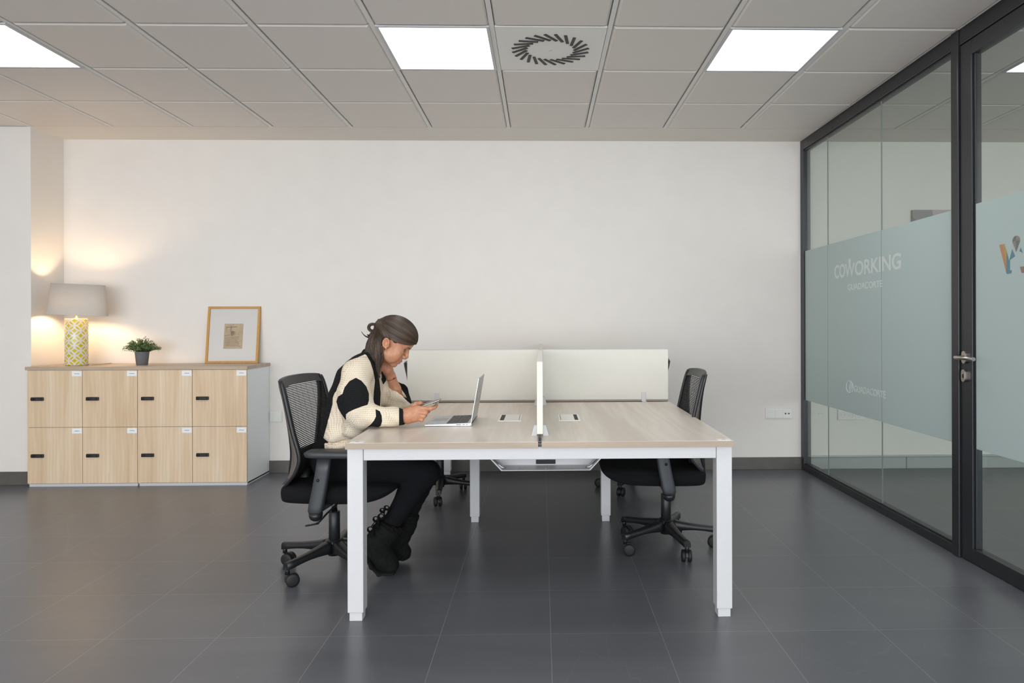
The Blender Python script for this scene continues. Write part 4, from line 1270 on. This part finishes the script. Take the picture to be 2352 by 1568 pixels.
# ---- head
B.ell(H(.003, 0, .052), (.094, .072, .082), HF, k=.0)
B.ell(H(.040, 0, .010), (.050, .058, .075), HF, k=.03)
B.ell(H(.0665, 0, .050), (.033, .052, .034), HF, k=.03)                      # forehead
for s in (-1, 1):
    B.cap(H(.004, s * .050, -.045), H(.052, s * .012, -.080), .020, .0155, k=.022)      # jaw
    B.ell(H(.058, s * .040, -.020), (.024, .022, .026), HF, k=.02)          # cheek
    B.ell(H(.040, s * .042, -.045), (.036, .020, .032), HF, k=.02)
    B.cap(H(.076, s * .036, .030), H(.0825, s * .012, .029), .0095, .0085, k=.012)  # brow ridge
B.ell(H(.0500, 0, -.050), (.029, .030, .030), HF, k=.016)
B.ell(H(.0740, 0, -.046), (.0130, .018, .012), HF, k=.012)
B.ell(H(.0625, 0, -.0845), (.0130, .015, .0125), HF, k=.013)                   # chin
B.chain([(H(.0800, 0, .020), .0068), (H(.0935, 0, -.003), .0068), (H(.1020, 0, -.0225), .0088)], k=.010)   # nose
for s in (-1, 1): B.ell(H(.0925, s * .0125, -.0300), (.0115, .0070, .0085), HF, k=.007)
B.ell(H(.0940, 0, -.0355), (.0110, .0045, .0055), HF, k=.006)
for s in (-1, 1):
    B.ell(H(.0930, s * .0300, .0090), (.0130, .0150, .0080), HF, k=.010, mode='sub')       # eye socket
    B.ell(H(.0940, s * .0085, -.0385), (.0050, .0036, .0030), HF, k=.002, mode='sub')    # nostril
B.ell(H(.0832, 0, -.0555), (.0092, .0185, .0058), HF, k=.005)               # upper lip
B.ell(H(.0770, 0, -.0675), (.0092, .0160, .0060), HF, k=.005)               # lower lip
B.cap(H(.0935, -.014, -.0620), H(.0935, .014, -.0620), .0042, .0042, k=.002, mode='sub')
EYE = lambda s: H(.0725, s * .0300, .0070)
for s in (-1, 1):                                                            # lids over the eyeball with a narrow opening
    B.ell(EYE(s), (.0142, .0142, .0132), HF, k=.005)
    B.ell(EYE(s) + Fv * .0120 + Sv * s * .0045 - Uv * .0035, (.0064, .0118, .0036), HF, k=.0008, mode='sub')
# ears
for s in (-1, 1):
    c = H(-.006, s * .073, .004)
    er = np.array([Fv * math.cos(R(14)) + Uv * math.sin(R(14)), Sv, Uv * math.cos(R(14)) - Fv * math.sin(R(14))])
    B.ell(c, (.0160, .0075, .0245), er, k=.006)
    ctr = H(-.003, s * .080, .002)
    B.ell(ctr, (.0095, .0070, .0150), er, k=.004, mode='sub')
    hel = []
    for t in np.linspace(-.5, 4.3, 11):
        hel.append((c + er[0] * (.0145 * math.cos(t)) + er[2] * (.0215 * math.sin(t)) + Sv * s * .006, .0036))
    B.chain(hel, k=.003)
    B.ell(c - er[2] * .0235 + er[0] * .004 + Sv * s * .004, (.0065, .0045, .008), er, k=.005)
    B.ell(H(.012, s * .073, -.004), (.0045, .005, .007), er, k=.005)
P, Q = B.mesh(); P = relax(P, Q, 1, .35)
loc = (P - EAR) @ HF.T
lip = np.clip(1.5 - np.minimum(np.linalg.norm((loc - np.array([.0860, 0, -.0570])) / np.array([.012, .0190, .0050]), axis=1), np.linalg.norm((loc - np.array([.081, 0, -.0675])) / np.array([.012, .0170, .0062]), axis=1)) * 1.0, 0, 1) * .75
Nn = normals(P, Q)
body = pmesh('body', P, Q, MT['skin'], {'lip': ('FLOAT', lip)})
# eyes, lashes and brows, laid on the modelled skin
def onskin(s_, u, out=.0008):
    for f in np.arange(.125, .0, -.0004):
        q = (H(f, s_, u) - B.lo) / B.h; i0 = np.floor(q).astype(int); fr = q - i0
        v = 0
        for a in (0, 1):
            for b_ in (0, 1):
                for c_ in (0, 1): v += B.F[i0[0] + a, i0[1] + b_, i0[2] + c_] * (fr[0] if a else 1 - fr[0]) * (fr[1] if b_ else 1 - fr[1]) * (fr[2] if c_ else 1 - fr[2])
        if v < 0: return H(f + out, s_, u)
    return H(.08, s_, u)
for s in (-1, 1):
    k = MB(); c = EYE(s)
    b = bmesh.new(); bmesh.ops.create_uvsphere(b, u_segments=24, v_segments=16, radius=.0126); k.merge(b, None, Matrix.Translation(c), True)
    ey = pbuild(k, 'eye', MT['eye'])
    k = MB(); d_ = Fv * .94 + Sv * s * .12 - Uv * .30; d_ /= np.linalg.norm(d_)
    b = bmesh.new(); bmesh.ops.create_uvsphere(b, u_segments=16, v_segments=10, radius=.0060); k.merge(b, None, Matrix.Translation(c + d_ * .0080), True)
    pbuild(k, 'iris', MT['iris'], ey)
    k = MB()
    for dz, th in ((.0026, .0014), (-.0054, .0006)):
        pts = []
        for x in np.linspace(-1, 1.25, 14):
            u_ = .0052 + dz * 1.0 + (.0016 if dz > 0 else -.0004) * (1 - x * x) - .0008 * max(0, x)
            pts.append(onskin(s * (.0315 + .0105 * x), u_, .0006))
        k.tube(pts, [th * (.45 + .75 * (1 - abs(q)) ) for q in np.linspace(-1, .6, 14)], 6)
    pbuild(k, 'eyelashes', MT['brow'])
    k = MB()
    k.tube([onskin(s * (.011 + .031 * x), .0185 + .0060 * math.sin(2.3 * x) , .0002) for x in np.linspace(0, 1, 14)], [.0007 + .0013 * math.sin(PI * (.22 + .76 * x)) for x in np.linspace(0, 1, 14)], 8)
    pbuild(k, 'eyebrow', MT['brow'])

# ---- hair: scalp volume, combed strands, knotted tail, loose lower lengths
HR = Field(EAR - np.array([.20, .14, .30]), EAR + np.array([.18, .14, .19]), .0028)
HR.ell(H(.004, 0, .055), (.110, .081, .088), HF, k=0)
def cut(X, Y, Z):
    px, py, pz = X - EAR[0], Y - EAR[1], Z - EAR[2]
    f = px * Fv[0] + pz * Fv[2]; u = px * Uv[0] + pz * Uv[2]; s = np.abs(py)
    line = np.where(f > .010, .030 - .010 * np.exp(-((f - .030) / .014) ** 2) + np.clip(f - .04, 0, 1) * .42, np.where(f > -.012, .030, -.055 + (f + .012) * .2))
    return line - u
r = HR.sub(HR.lo, HR.lo + HR.n * HR.h); HR.F = np.maximum(HR.F, cut(*r[1]).astype(np.float32)[:HR.n[0], :HR.n[1], :HR.n[2]])
TIE = at(868, 739, 3.42)
HR.ell(H(-.088, 0, .060), (.020, .026, .024), HF, k=.02)
YH = 3.375
HR.chain([(at(872, 772, YH + .02), .030), (at(859, 794, YH), .030), (at(858, 818, YH - .006), .022), (at(864, 838, YH - .012), .012), (at(868, 854, YH - .012), .004)], k=.015)
HR.chain([(at(868, 775, 3.44), .045), (at(856, 805, 3.43), .034), (at(858, 826, 3.42), .018)], k=.02)
P, Q = HR.mesh(); P = relax(P, Q, 2, .5)
loc = (P - EAR) @ HF.T
ang = loc[:, 2] * 1.0 + .35 * loc[:, 0]
tone = .28 + .22 * np.sin(ang * 620 + 3 * np.sin(loc[:, 0] * 40)) + .12 * np.sin(ang * 1500 + loc[:, 1] * 200)
pmesh('hair', P, Q, MT['hair'], {'tone': ('FLOAT', np.clip(tone, 0, 1))})
SV, SF, ST = [], [], []
def strand(pts, r, tone, n=4):
    k0 = len(SV); pts = [np.array(p) for p in pts]; N = len(pts)
    for i, p in enumerate(pts):
        t = pts[min(i + 1, N - 1)] - pts[max(i - 1, 0)]; t /= np.linalg.norm(t) + 1e-9
        u_ = np.cross(t, [0, 1, .2]); u_ /= np.linalg.norm(u_) + 1e-9; v_ = np.cross(t, u_)
        rr_ = r * (1 - .85 * abs(2 * i / (N - 1) - 1) ** 3)
        for q in range(n):
            a = 2 * PI * q / n; SV.append(p + (u_ * math.cos(a) + v_ * math.sin(a)) * rr_); ST.append(tone)
    for i in range(N - 1):
        for q in range(n): SF.append((k0 + i * n + q, k0 + i * n + (q + 1) % n, k0 + (i + 1) * n + (q + 1) % n, k0 + (i + 1) * n + q))
rg = random.Random(11)
EC = H(.004, 0, .055); ER = np.array([.112, .083, .090])
def onscalp(p, off):
    q = (p - EC) @ HF.T; l = np.linalg.norm(q / ER); q2 = (p - H(.070, 0, .066)) @ HF.T; l2 = np.linalg.norm(q2 / np.array([.044, .060, .034]))
    a = EC + (q / l) @ HF
    if l2 < 1 or l < 1: pass
    n_ = (q / ER ** 2); n_ /= np.linalg.norm(n_)
    b_ = H(.070, 0, .066) + (q2 / l2) @ HF
    best = a if np.linalg.norm(a - EC) >= np.linalg.norm(b_ - EC) or l2 > 2.2 else b_
    return best + (n_ @ HF) * off
for i in range(3000):
    sd = 1 if rg.random() < .78 else -1
    w_ = rg.random(); pts = []
    A_ = np.array([.1085 - .012 * w_ ** 2, .004 + .030 * (1 - w_) ** 2 * rg.random(), .054 + .030 * w_])
    lo_ = np.array([.034, .086, .030]); hi_ = np.array([.0, .004, .146])
    th = w_ * PI / 2; M_ = np.array([lo_[0] * (1 - w_) + hi_[0] * w_, .086 * math.cos(th) + .004, .0235 + .1225 * math.sin(th)])
    if rg.random() < .12:                       # strands rising behind and above the ear
        q = rg.random(); A_ = np.array([.022 - .05 * q, .080, .032 - .02 * q]); M_ = np.array([-.035 - .02 * q, .072, .062 - .015 * q])
    E_ = (TIE - EAR) @ HF.T
    C_ = 2 * M_ - .5 * (A_ + E_); off = rg.uniform(-.0004, .0020)
    for t in np.linspace(0, 1, 18):
        q = (1 - t) ** 2 * A_ + 2 * t * (1 - t) * C_ + t * t * E_
        p = onscalp(H(q[0], sd * q[1], q[2]), off) * (1 - t ** 9) + TIE * t ** 9
        pts.append(p)
    strand(pts, rg.uniform(.0006, .0012), min(1, max(0, rg.gauss(.36 + .16 * math.sin(w_ * 31), .13))))
def catmull(P_, n=5):
    P_ = [P_[0]] + list(P_) + [P_[-1]]; out = []
    for i in range(1, len(P_) - 2):
        for k in range(n):
            t = k / n
            out.append(tuple(.5 * ((2 * P_[i][d]) + (-P_[i - 1][d] + P_[i + 1][d]) * t + (2 * P_[i - 1][d] - 5 * P_[i][d] + 4 * P_[i + 1][d] - P_[i + 2][d]) * t * t + (-P_[i - 1][d] + 3 * P_[i][d] - 3 * P_[i + 1][d] + P_[i + 2][d]) * t ** 3) for d in (0, 1)))
    return out + [P_[-1]]
# tail looped back through the band
for i in range(170):
    a0 = rg.uniform(0, 2 * PI); ro = rg.uniform(0, .0135); dy = rg.uniform(-.010, .010)
    pts = [TIE + Fv * .01]
    for t in np.linspace(0, 1, 18):
        th = R(35) + t * R(330)
        c_ = at(856, 752, 3.41 + dy)
        rx, rz = .026 - ro, .0235 - ro
        pts.append(c_ + np.array([rx * math.cos(th), .004 * math.sin(3 * th + a0), rz * math.sin(th)]))
    strand(pts, .0013, min(1, max(0, rg.gauss(.5, .22))))
for i in range(60):
    j = rg.uniform(-1, 1); long_ = i % 3 == 0
    base = [(869, 742), (867, 754), (863, 764), (855, 772), (845, 774), (836, 769), (830, 761)] if long_ else [(868, 744), (866, 755), (861, 764), (853, 769), (846, 770), (843, 768)]
    cv = catmull(base); pts = []
    for q, (u_, v_) in enumerate(cv):
        tt = q / (len(cv) - 1)
        pts.append(at(u_ + j * 2.5 * (1 - tt), v_ + j * 3.0 * (1 - tt * .6), 3.405 + .008 * j))
    strand(pts, .0011, min(1, max(0, rg.gauss(.4, .2))))
# lengths behind the ear and down the neck
for i in range(1000):
    w_ = rg.random(); j = rg.gauss(0, 1)
    u0 = 862 + 26 * w_ + rg.uniform(-2, 2); v0 = 758 + rg.uniform(-8, 14)
    endu = 866 + 6 * w_ + j * 1.6; endv = rg.choice([820, 838, 852, 866]) + rg.uniform(-7, 6)
    mid1 = (832 + 44 * w_ + j, 788 + rg.uniform(-6, 6)); mid2 = (836 + 40 * w_ + 1.6 * j, 822)
    y_ = YH - .002 - (.031 + rg.uniform(-.003, .004)) * math.sqrt(max(0, 1 - (1.7 * w_ - .85) ** 2))
    if w_ > .86: mid1 = (884 - 1.2 * abs(j), 796); mid2 = (879 + j, 822); endv = min(endv, 846); y_ -= .004
    P_ = [(u0, v0), mid1, mid2, (endu, endv)]
    pts = []
    for t in np.linspace(0, 1, 14):
        b0, b1_, b2_, b3 = (1 - t) ** 3, 3 * t * (1 - t) ** 2, 3 * t * t * (1 - t), t ** 3
        u_ = b0 * P_[0][0] + b1_ * P_[1][0] + b2_ * P_[2][0] + b3 * P_[3][0]; v_ = b0 * P_[0][1] + b1_ * P_[1][1] + b2_ * P_[2][1] + b3 * P_[3][1]
        yy_ = y_ + .018 * max(0, t - .45) + .09 * max(0, .26 - t); wav = 1.6 * math.sin(9 * t + 1.5 * math.sin(w_ * 9)) * t
        pts.append(at(u_ + wav, v_, yy_ + .003 * math.sin(5 * t + j)))
    strand(pts, rg.uniform(.0006, .0012), min(1, max(0, rg.gauss(.40, .22))))
for i in range(14):                                  # lowest curl
    j = rg.gauss(0, 1)
    pts = [at(u_ + j * .9, v_ + .5 * j, YH - .025) for u_, v_ in ((864, 835), (864, 850), (866, 860), (868, 866), (871, 865), (872, 861))]
    strand(pts, .0010, min(1, max(0, rg.gauss(.35, .15))))
raw_mesh('hair_strands', np.array(SV) - PO, SF, MT['hair'], person, True, {'tone': ('FLOAT', ST)})
k = MB(); k.tube([TIE + np.array([.004 + .006 * math.cos(a) * .4, .012 * math.cos(a), .012 * math.sin(a)]) for a in np.linspace(0, 2 * PI, 18)[:-1]], .0034, 8, closed=True)
pbuild(k, 'hair_band', MT['rubber'])

# ---- sweater
S = Field((-1.26, 3.02, .56), (-.50, 3.80, 1.12), .0032)
tors = [(at(799, 1030, 3.42), .114), (at(803, 990, 3.42), .117), (at(812, 950, 3.42), .117), (at(817, 910, 3.42), .115), (at(826, 868, 3.42), .098), (at(840, 838, 3.42), .066)]
for (a, ra), (b_, rb) in zip(tors, tors[1:]): S.cap(a, b_, ra, rb, sy=.60, k=.03, y0=3.42)
S.ell(at(826, 848, 3.27), (.070, .060, .062), k=.04).ell(at(842, 852, 3.56), (.065, .060, .060), k=.04)
S.chain([(at(818, 862, 3.23), .066), (at(812, 905, 3.17), .069), (at(820, 938, 3.17), .066), (at(834, 953, YN), .054)], k=.03)
S.chain([(at(822, 938, 3.18), .060), (at(814, 985, 3.21), .045)], k=.03)                               # slack under the elbow
S.chain([(at(836, 955, YN), .050), (at(862, 957, YN), .0445), (at(905, 956, YN), .0405), (at(930, 956, YN), .0385)], k=.02)
S.ell(at(858, 948, YN), (.020, .045, .030), k=.012)
# far sleeve, pooled round the elbow with a wide mouth
S.chain([(at(852, 858, 3.57), .066), (at(888, 905, 3.60), .060), (at(912, 922, 3.585), .052)], k=.03)
S.cap(at(905, 920, 3.57), at(929, 927, 3.56), .040, .030, k=.02)
S.ell(at(915, 905, 3.57), (.052, .062, .048), k=.025)
dg_ = at(942, 924, 3.57) - at(898, 868, 3.57); dg_ /= np.linalg.norm(dg_); nn_ = np.array([-dg_[2], 0, dg_[0]])
if nn_[0] < 0: nn_ = -nn_
mf = np.array([dg_, [0, 1, 0], nn_])
S.ell(at(918, 898, 3.555), (.074, .052, .034), mf, k=.012)
S.ell(at(922, 891, 3.545), (.066, .043, .026), mf, k=.006, mode='sub')
S.cap(at(905, 880, 3.53), at(922, 915, 3.56), .026, .028, k=.006, mode='sub')
# neck opening
S.cap(at(858, 826, 3.42), at(880, 790, 3.42), .056, .075, k=.012, mode='sub')
# collar
S.chain([(at(864, 862, 3.35), .010), (at(856, 836, 3.345), .0125), (at(847, 815, 3.36), .0135), (at(839, 809, 3.42), .0135), (at(848, 815, 3.48), .0125), (at(866, 838, 3.49), .011), (at(876, 862, 3.46), .010)], k=.012)
# cuff hollow

# folds
r = S.sub(S.lo, S.lo + S.n * S.h); X, Y, Z = [q[:S.n[0], :S.n[1], :S.n[2]] for q in r[1]]
fold = .0035 * np.sin((X * .8 + Z * 1.3) * 60) * np.clip((X + .90) / .2, 0, 1) + .003 * np.sin((Z - .4 * X) * 85 + 2 * np.sin(Y * 30)) * np.clip((.80 - Z) / .15, 0, 1) + .002 * np.sin(X * 70 + Z * 25)
S.F = S.F + fold.astype(np.float32); 
S.op(lambda X, Y, Z: -(np.abs(Z - .648 - .012 * np.sin(X * 30 + Y * 22)) - .0), S.lo, S.lo + S.n * S.h, 0, 'x') if False else None
crease = .010 * np.exp(-((Z - .655 - .008 * np.sin(X * 40)) / .006) ** 2)
S.F = S.F + (crease * (X < -.84)).astype(np.float32)
S.F = np.maximum(S.F, (.598 - Z).astype(np.float32))
S.F = np.maximum(S.F, np.where((Y < 3.30) & (Z > .70), X - at(929, 956, YN)[0], -1).astype(np.float32))
P, Q = S.mesh(); P = relax(P, Q, 1, .4); N_ = normals(P, Q)
def topx(P):
    """pattern coordinates on the garment, laid out like the knitted panels"""
    X, Y, Z = P[:, 0] - 0, P[:, 1], P[:, 2] - CAM_H
    xr = X * _f - Y * _s; yr = X * _s + Y * _f
    return CX + FPX * xr / yr, CY - FPX * Z / yr
U_, V_ = topx(P)
def segd(U, V, x1, y1, x2, y2):
    dx, dy = x2 - x1, y2 - y1; t = np.clip(((U - x1) * dx + (V - y1) * dy) / (dx * dx + dy * dy + 1e-9), 0, 1)
    return np.hypot(U - x1 - t * dx, V - y1 - t * dy), t
def inpoly(U, V, poly):
    c = np.zeros(len(U), bool); d = np.full(len(U), 1e9); n_ = len(poly)
    for i in range(n_):
        (x1, y1), (x2, y2) = poly[i], poly[(i + 1) % n_]
        d = np.minimum(d, segd(U, V, x1, y1, x2, y2)[0])
        if y1 != y2: c ^= ((y1 > V) != (y2 > V)) & (U < (x2 - x1) * (V - y1) / (y2 - y1) + x1)
    return np.where(c, -d, d)
def nearline(U, V, line, wid):
    d = np.full(len(U), 1e9)
    for (x1, y1), w1, (x2, y2), w2 in zip(line, wid, line[1:], wid[1:]):
        q, t = segd(U, V, x1, y1, x2, y2); d = np.minimum(d, q - (w1 + (w2 - w1) * t))
    return d
def only(m, d): return np.where(m, d, 9.0)
d = only(P[:, 1] < 3.44, inpoly(U_, V_, [(817, 866), (830, 873), (841, 886), (847, 902), (847, 918), (844, 928), (828, 933), (812, 939), (800, 945), (794, 950), (794, 964), (784, 950), (776, 936), (772, 920), (776, 909), (786, 903), (791, 888), (802, 874)]))
d = np.minimum(d, only(P[:, 1] < 3.30, inpoly(U_, V_, [(862, 938), (872, 943), (876, 953), (877, 966), (874, 976), (866, 982), (838, 984), (850, 974), (858, 965), (863, 955)])))
d = np.minimum(d, only((P[:, 1] < 3.30) & (V_ > 925), 916 - U_))
d = np.minimum(d, only((P[:, 1] < 3.46) & (P[:, 1] > 3.20), nearline(U_, V_, [(836, 804), (846, 812), (855, 828), (861, 848), (866, 872), (866, 900), (864, 940)], [5, 5, 5, 4.5, 5, 8, 8])))
d = np.minimum(d, only(P[:, 1] > 3.44, inpoly(U_, V_, [(868, 838), (884, 850), (887, 872), (880, 882), (872, 862)])))
d = np.minimum(d, only(P[:, 1] > 3.24, nearline(U_, V_, [(836, 803), (818, 811), (798, 826), (780, 853), (765, 888), (755, 925), (746, 960), (734, 1003)], [9, 9, 9, 9, 9, 8.5, 8, 8])))
d = np.minimum(d, only((P[:, 0] < -.80) & (P[:, 1] > 3.26) & (P[:, 1] < 3.58), (N_[:, 0] + .88) * 20))
loc2 = (P - at(918, 898, 3.555)) @ mf.T
d = np.minimum(d, only((P[:, 1] > 3.46) & (np.abs(loc2[:, 0]) < .10) & (U_ > 878) & (V_ > 862), (.006 - loc2[:, 2]) / .002))
bl = np.clip(.5 - d / 8, 0, 1)
kn = np.stack([P[:, 0] * .95 + P[:, 1] * .9, P[:, 2] + .0 * P[:, 0], P[:, 1]], 1)
arm = (P[:, 1] < 3.30) & (U_ > 850)
pmesh('sweater', P, Q, MT['knit'], {'black': ('FLOAT', bl), 'knit': ('FLOAT_VECTOR', kn)})

# ---- trousers
T = Field((-1.26, 3.12, .12), (-.42, 3.74, .70), .0038)
T.cap((-1.02, 3.42, .56), (-.99, 3.42, .62), .112, .105, sy=.62, k=.03, y0=3.42)
for (ys, kn_, an) in ((3.33, at(975, 1088, 3.30), at(897, 1205, 3.30)), (3.50, at(984, 1084, 3.51), at(935, 1190, 3.50))):
    T.chain([((-1.0, ys, .525), .080), (np.array([-.80, ys - .01, .52]), .074), (kn_, .058)], k=.03)
    mid_ = kn_ * .62 + an * .38 + np.array([-.012, 0, 0])
    T.chain([(kn_, .057), (mid_, .054), (an, .042), (an + (an - kn_) * .05, .040)], k=.02)
r = T.sub(T.lo, T.lo + T.n * T.h); X, Y, Z = [q[:T.n[0], :T.n[1], :T.n[2]] for q in r[1]]
T.F = T.F + (.0010 * np.sin(X * 90 + Z * 130) * np.exp(-((X + .60) / .07) ** 2)).astype(np.float32)
P, Q = T.mesh(); pmesh('trousers', P, Q, MT['trouser'])

# ---- boots
def boot(name, Yb, shaft, foot, sole, seed, bows, ring):
    G = Field((-.98, Yb - .12, -.02), (-.46, Yb + .12, .44), .0034)
    G.chain([(at(u, v, Yb), r_) for u, v, r_ in shaft], k=.02, sy=.95)
    G.chain([(at(u, v, Yb), r_) for u, v, r_ in foot], k=.02, sy=.9)
    r = G.sub(G.lo, G.lo + G.n * G.h); X, Y, Z = [q[:G.n[0], :G.n[1], :G.n[2]] for q in r[1]]
    G.F = G.F + (.0022 * np.sin(X * 95 + Z * 60 + seed) * np.sin(Z * 80 + Y * 40)).astype(np.float32)
    (cu, cv), (du, dv), ra, ry = ring
    cc = at(cu, cv, Yb); dd = at(cu + du, cv + dv, Yb) - cc; dd /= np.linalg.norm(dd); nn = np.array([-dd[2], 0, dd[0]])
    G.F = np.maximum(G.F, (.003 - Z).astype(np.float32))
    G.F = np.maximum(G.F, ((X - cc[0]) * nn[0] + (Z - cc[2]) * nn[2]).astype(np.float32))
    P, Q = G.mesh(); bo = pmesh(name, P, Q, MT['boot'])
    G = Field((-.98, Yb - .12, -.02), (-.46, Yb + .12, .44), .0034)
    G.chain([(at(u, v, Yb), r_) for u, v, r_ in sole], k=.008, sy=.26, y0=Yb)
    G.F = np.maximum(G.F, (.001 - G.sub(G.lo, G.lo + G.n * G.h)[1][2][:G.n[0], :G.n[1], :G.n[2]]).astype(np.float32))
    P, Q = G.mesh(); pmesh('sole', P, Q, MT['sole'], None, bo)
    G = Field((-.98, Yb - .13, .0), (-.46, Yb + .13, .46), .0034)
    G.chain([(cc + dd * ra * math.cos(t) + np.array([0, ry * math.sin(t), 0]), .0125) for t in np.linspace(0, 2 * PI, 19)], k=.004)
    G.noise(.006, 230, seed); G.noise(.004, 420, seed + 1)
    P, Q = G.mesh(); pmesh('fleece_cuff', P, Q, MT['fur'], None, bo)
    for (u, v, sz) in bows:
        k = MB()
        for q in (-1, 1):
            k.tube([at(u, v, Yb - .055) + np.array([q * sz * .5 * (1 - math.cos(a)), -.004 - .006 * math.sin(a), sz * .55 * math.sin(a) + q * .006]) for a in np.linspace(0, 2 * PI, 12)], .0035, 6, sq=(1.6, .6))
            k.tube([at(u, v, Yb - .055), at(u - 6 + q * 4, v + 11, Yb - .06), at(u - 8 + q * 9, v + 20, Yb - .055)], .0032, 6, sq=(1.6, .6))
        pbuild(k, 'ribbon_bow', MT['fur'], bo)
    return bo
boot('boot', 3.29, [(905, 1192, .052), (890, 1215, .058), (870, 1243, .058)], [(866, 1246, .052), (868, 1262, .050), (884, 1285, .046), (897, 1297, .040)],
     [(836, 1246, .010), (843, 1272, .011), (856, 1297, .011), (873, 1314, .011), (905, 1313, .010)], 1.0,
     [(858, 1212, .026), (870, 1188, .024), (884, 1168, .020)], ((902, 1206), (32, 11), .058, .054))
boot('boot', 3.50, [(946, 1172, .048), (930, 1205, .054), (915, 1240, .052)], [(905, 1252, .045), (920, 1265, .040), (929, 1270, .034)],
     [(885, 1279, .009), (905, 1281, .009), (930, 1281, .009)], 2.0,
     [], ((937, 1172), (15, 8), .042, .048))

# ---- bracelets and phone
def ring_on(c, axis, r_, th, name, m):
    ax = Vector(axis).normalized(); u_ = ax.cross(Vector((0, 1, 0))).normalized(); v_ = ax.cross(u_); k = MB()
    k.tube([Vector(c) + u_ * r_ * math.cos(a) + v_ * r_ * math.sin(a) for a in np.linspace(0, 2 * PI, 28)[:-1]], th, 6, closed=True)
    return k
fa = at(897, 862, 3.52) - at(909, 893, 3.55)
k = ring_on(at(899.5, 869, 3.525), fa + np.array([-.002, .006, .006]), .0245, .0011, '', None)
b = bmesh.new(); bmesh.ops.create_uvsphere(b, u_segments=12, v_segments=8, radius=.0035); k.merge(b, None, Matrix.Translation(at(905, 869, 3.503)), True)
pbuild(k, 'thread_bracelet', MT['thread'])
pbuild(ring_on(at(906, 892, 3.548), fa + np.array([.02, .0, .012]), .0318, .0014, '', None), 'bangle', MT['gold2'])
ph0 = at(976, 929, YN + .045); ph1 = at(1011, 917, YN + .045)
dx = Vector(ph1 - ph0); L = dx.length; ax = dx.normalized(); yv = Vector((0, 1, 0)); nz = ax.cross(yv).normalized()
if nz.z < 0: nz = -nz
mt = Matrix((ax, yv, nz)).transposed().to_4x4(); mt.translation = Vector(ph0) - ax * .055
pe = empty('mobile_phone', tuple(mt.translation), label='mobile phone held in the hand of the woman above the laptop edge', cat='phone')
mt0 = mt.copy(); mt0.translation = (0, 0, 0)
MB().box(0, L + .055, -.036, .036, -.0045, .0035, .0028, mtx=mt0).build('phone_body', MT['phone'], pe)
MB().box(.004, L + .051, -.033, .033, .0034, .0042, .0003, mtx=mt0).build('screen', MT['phonedark'], pe)
MB().box(L + .022, L + .048, -.033, -.008, -.0068, -.0044, .001, mtx=mt0).build('camera_bump', MT['phonedark'], pe)
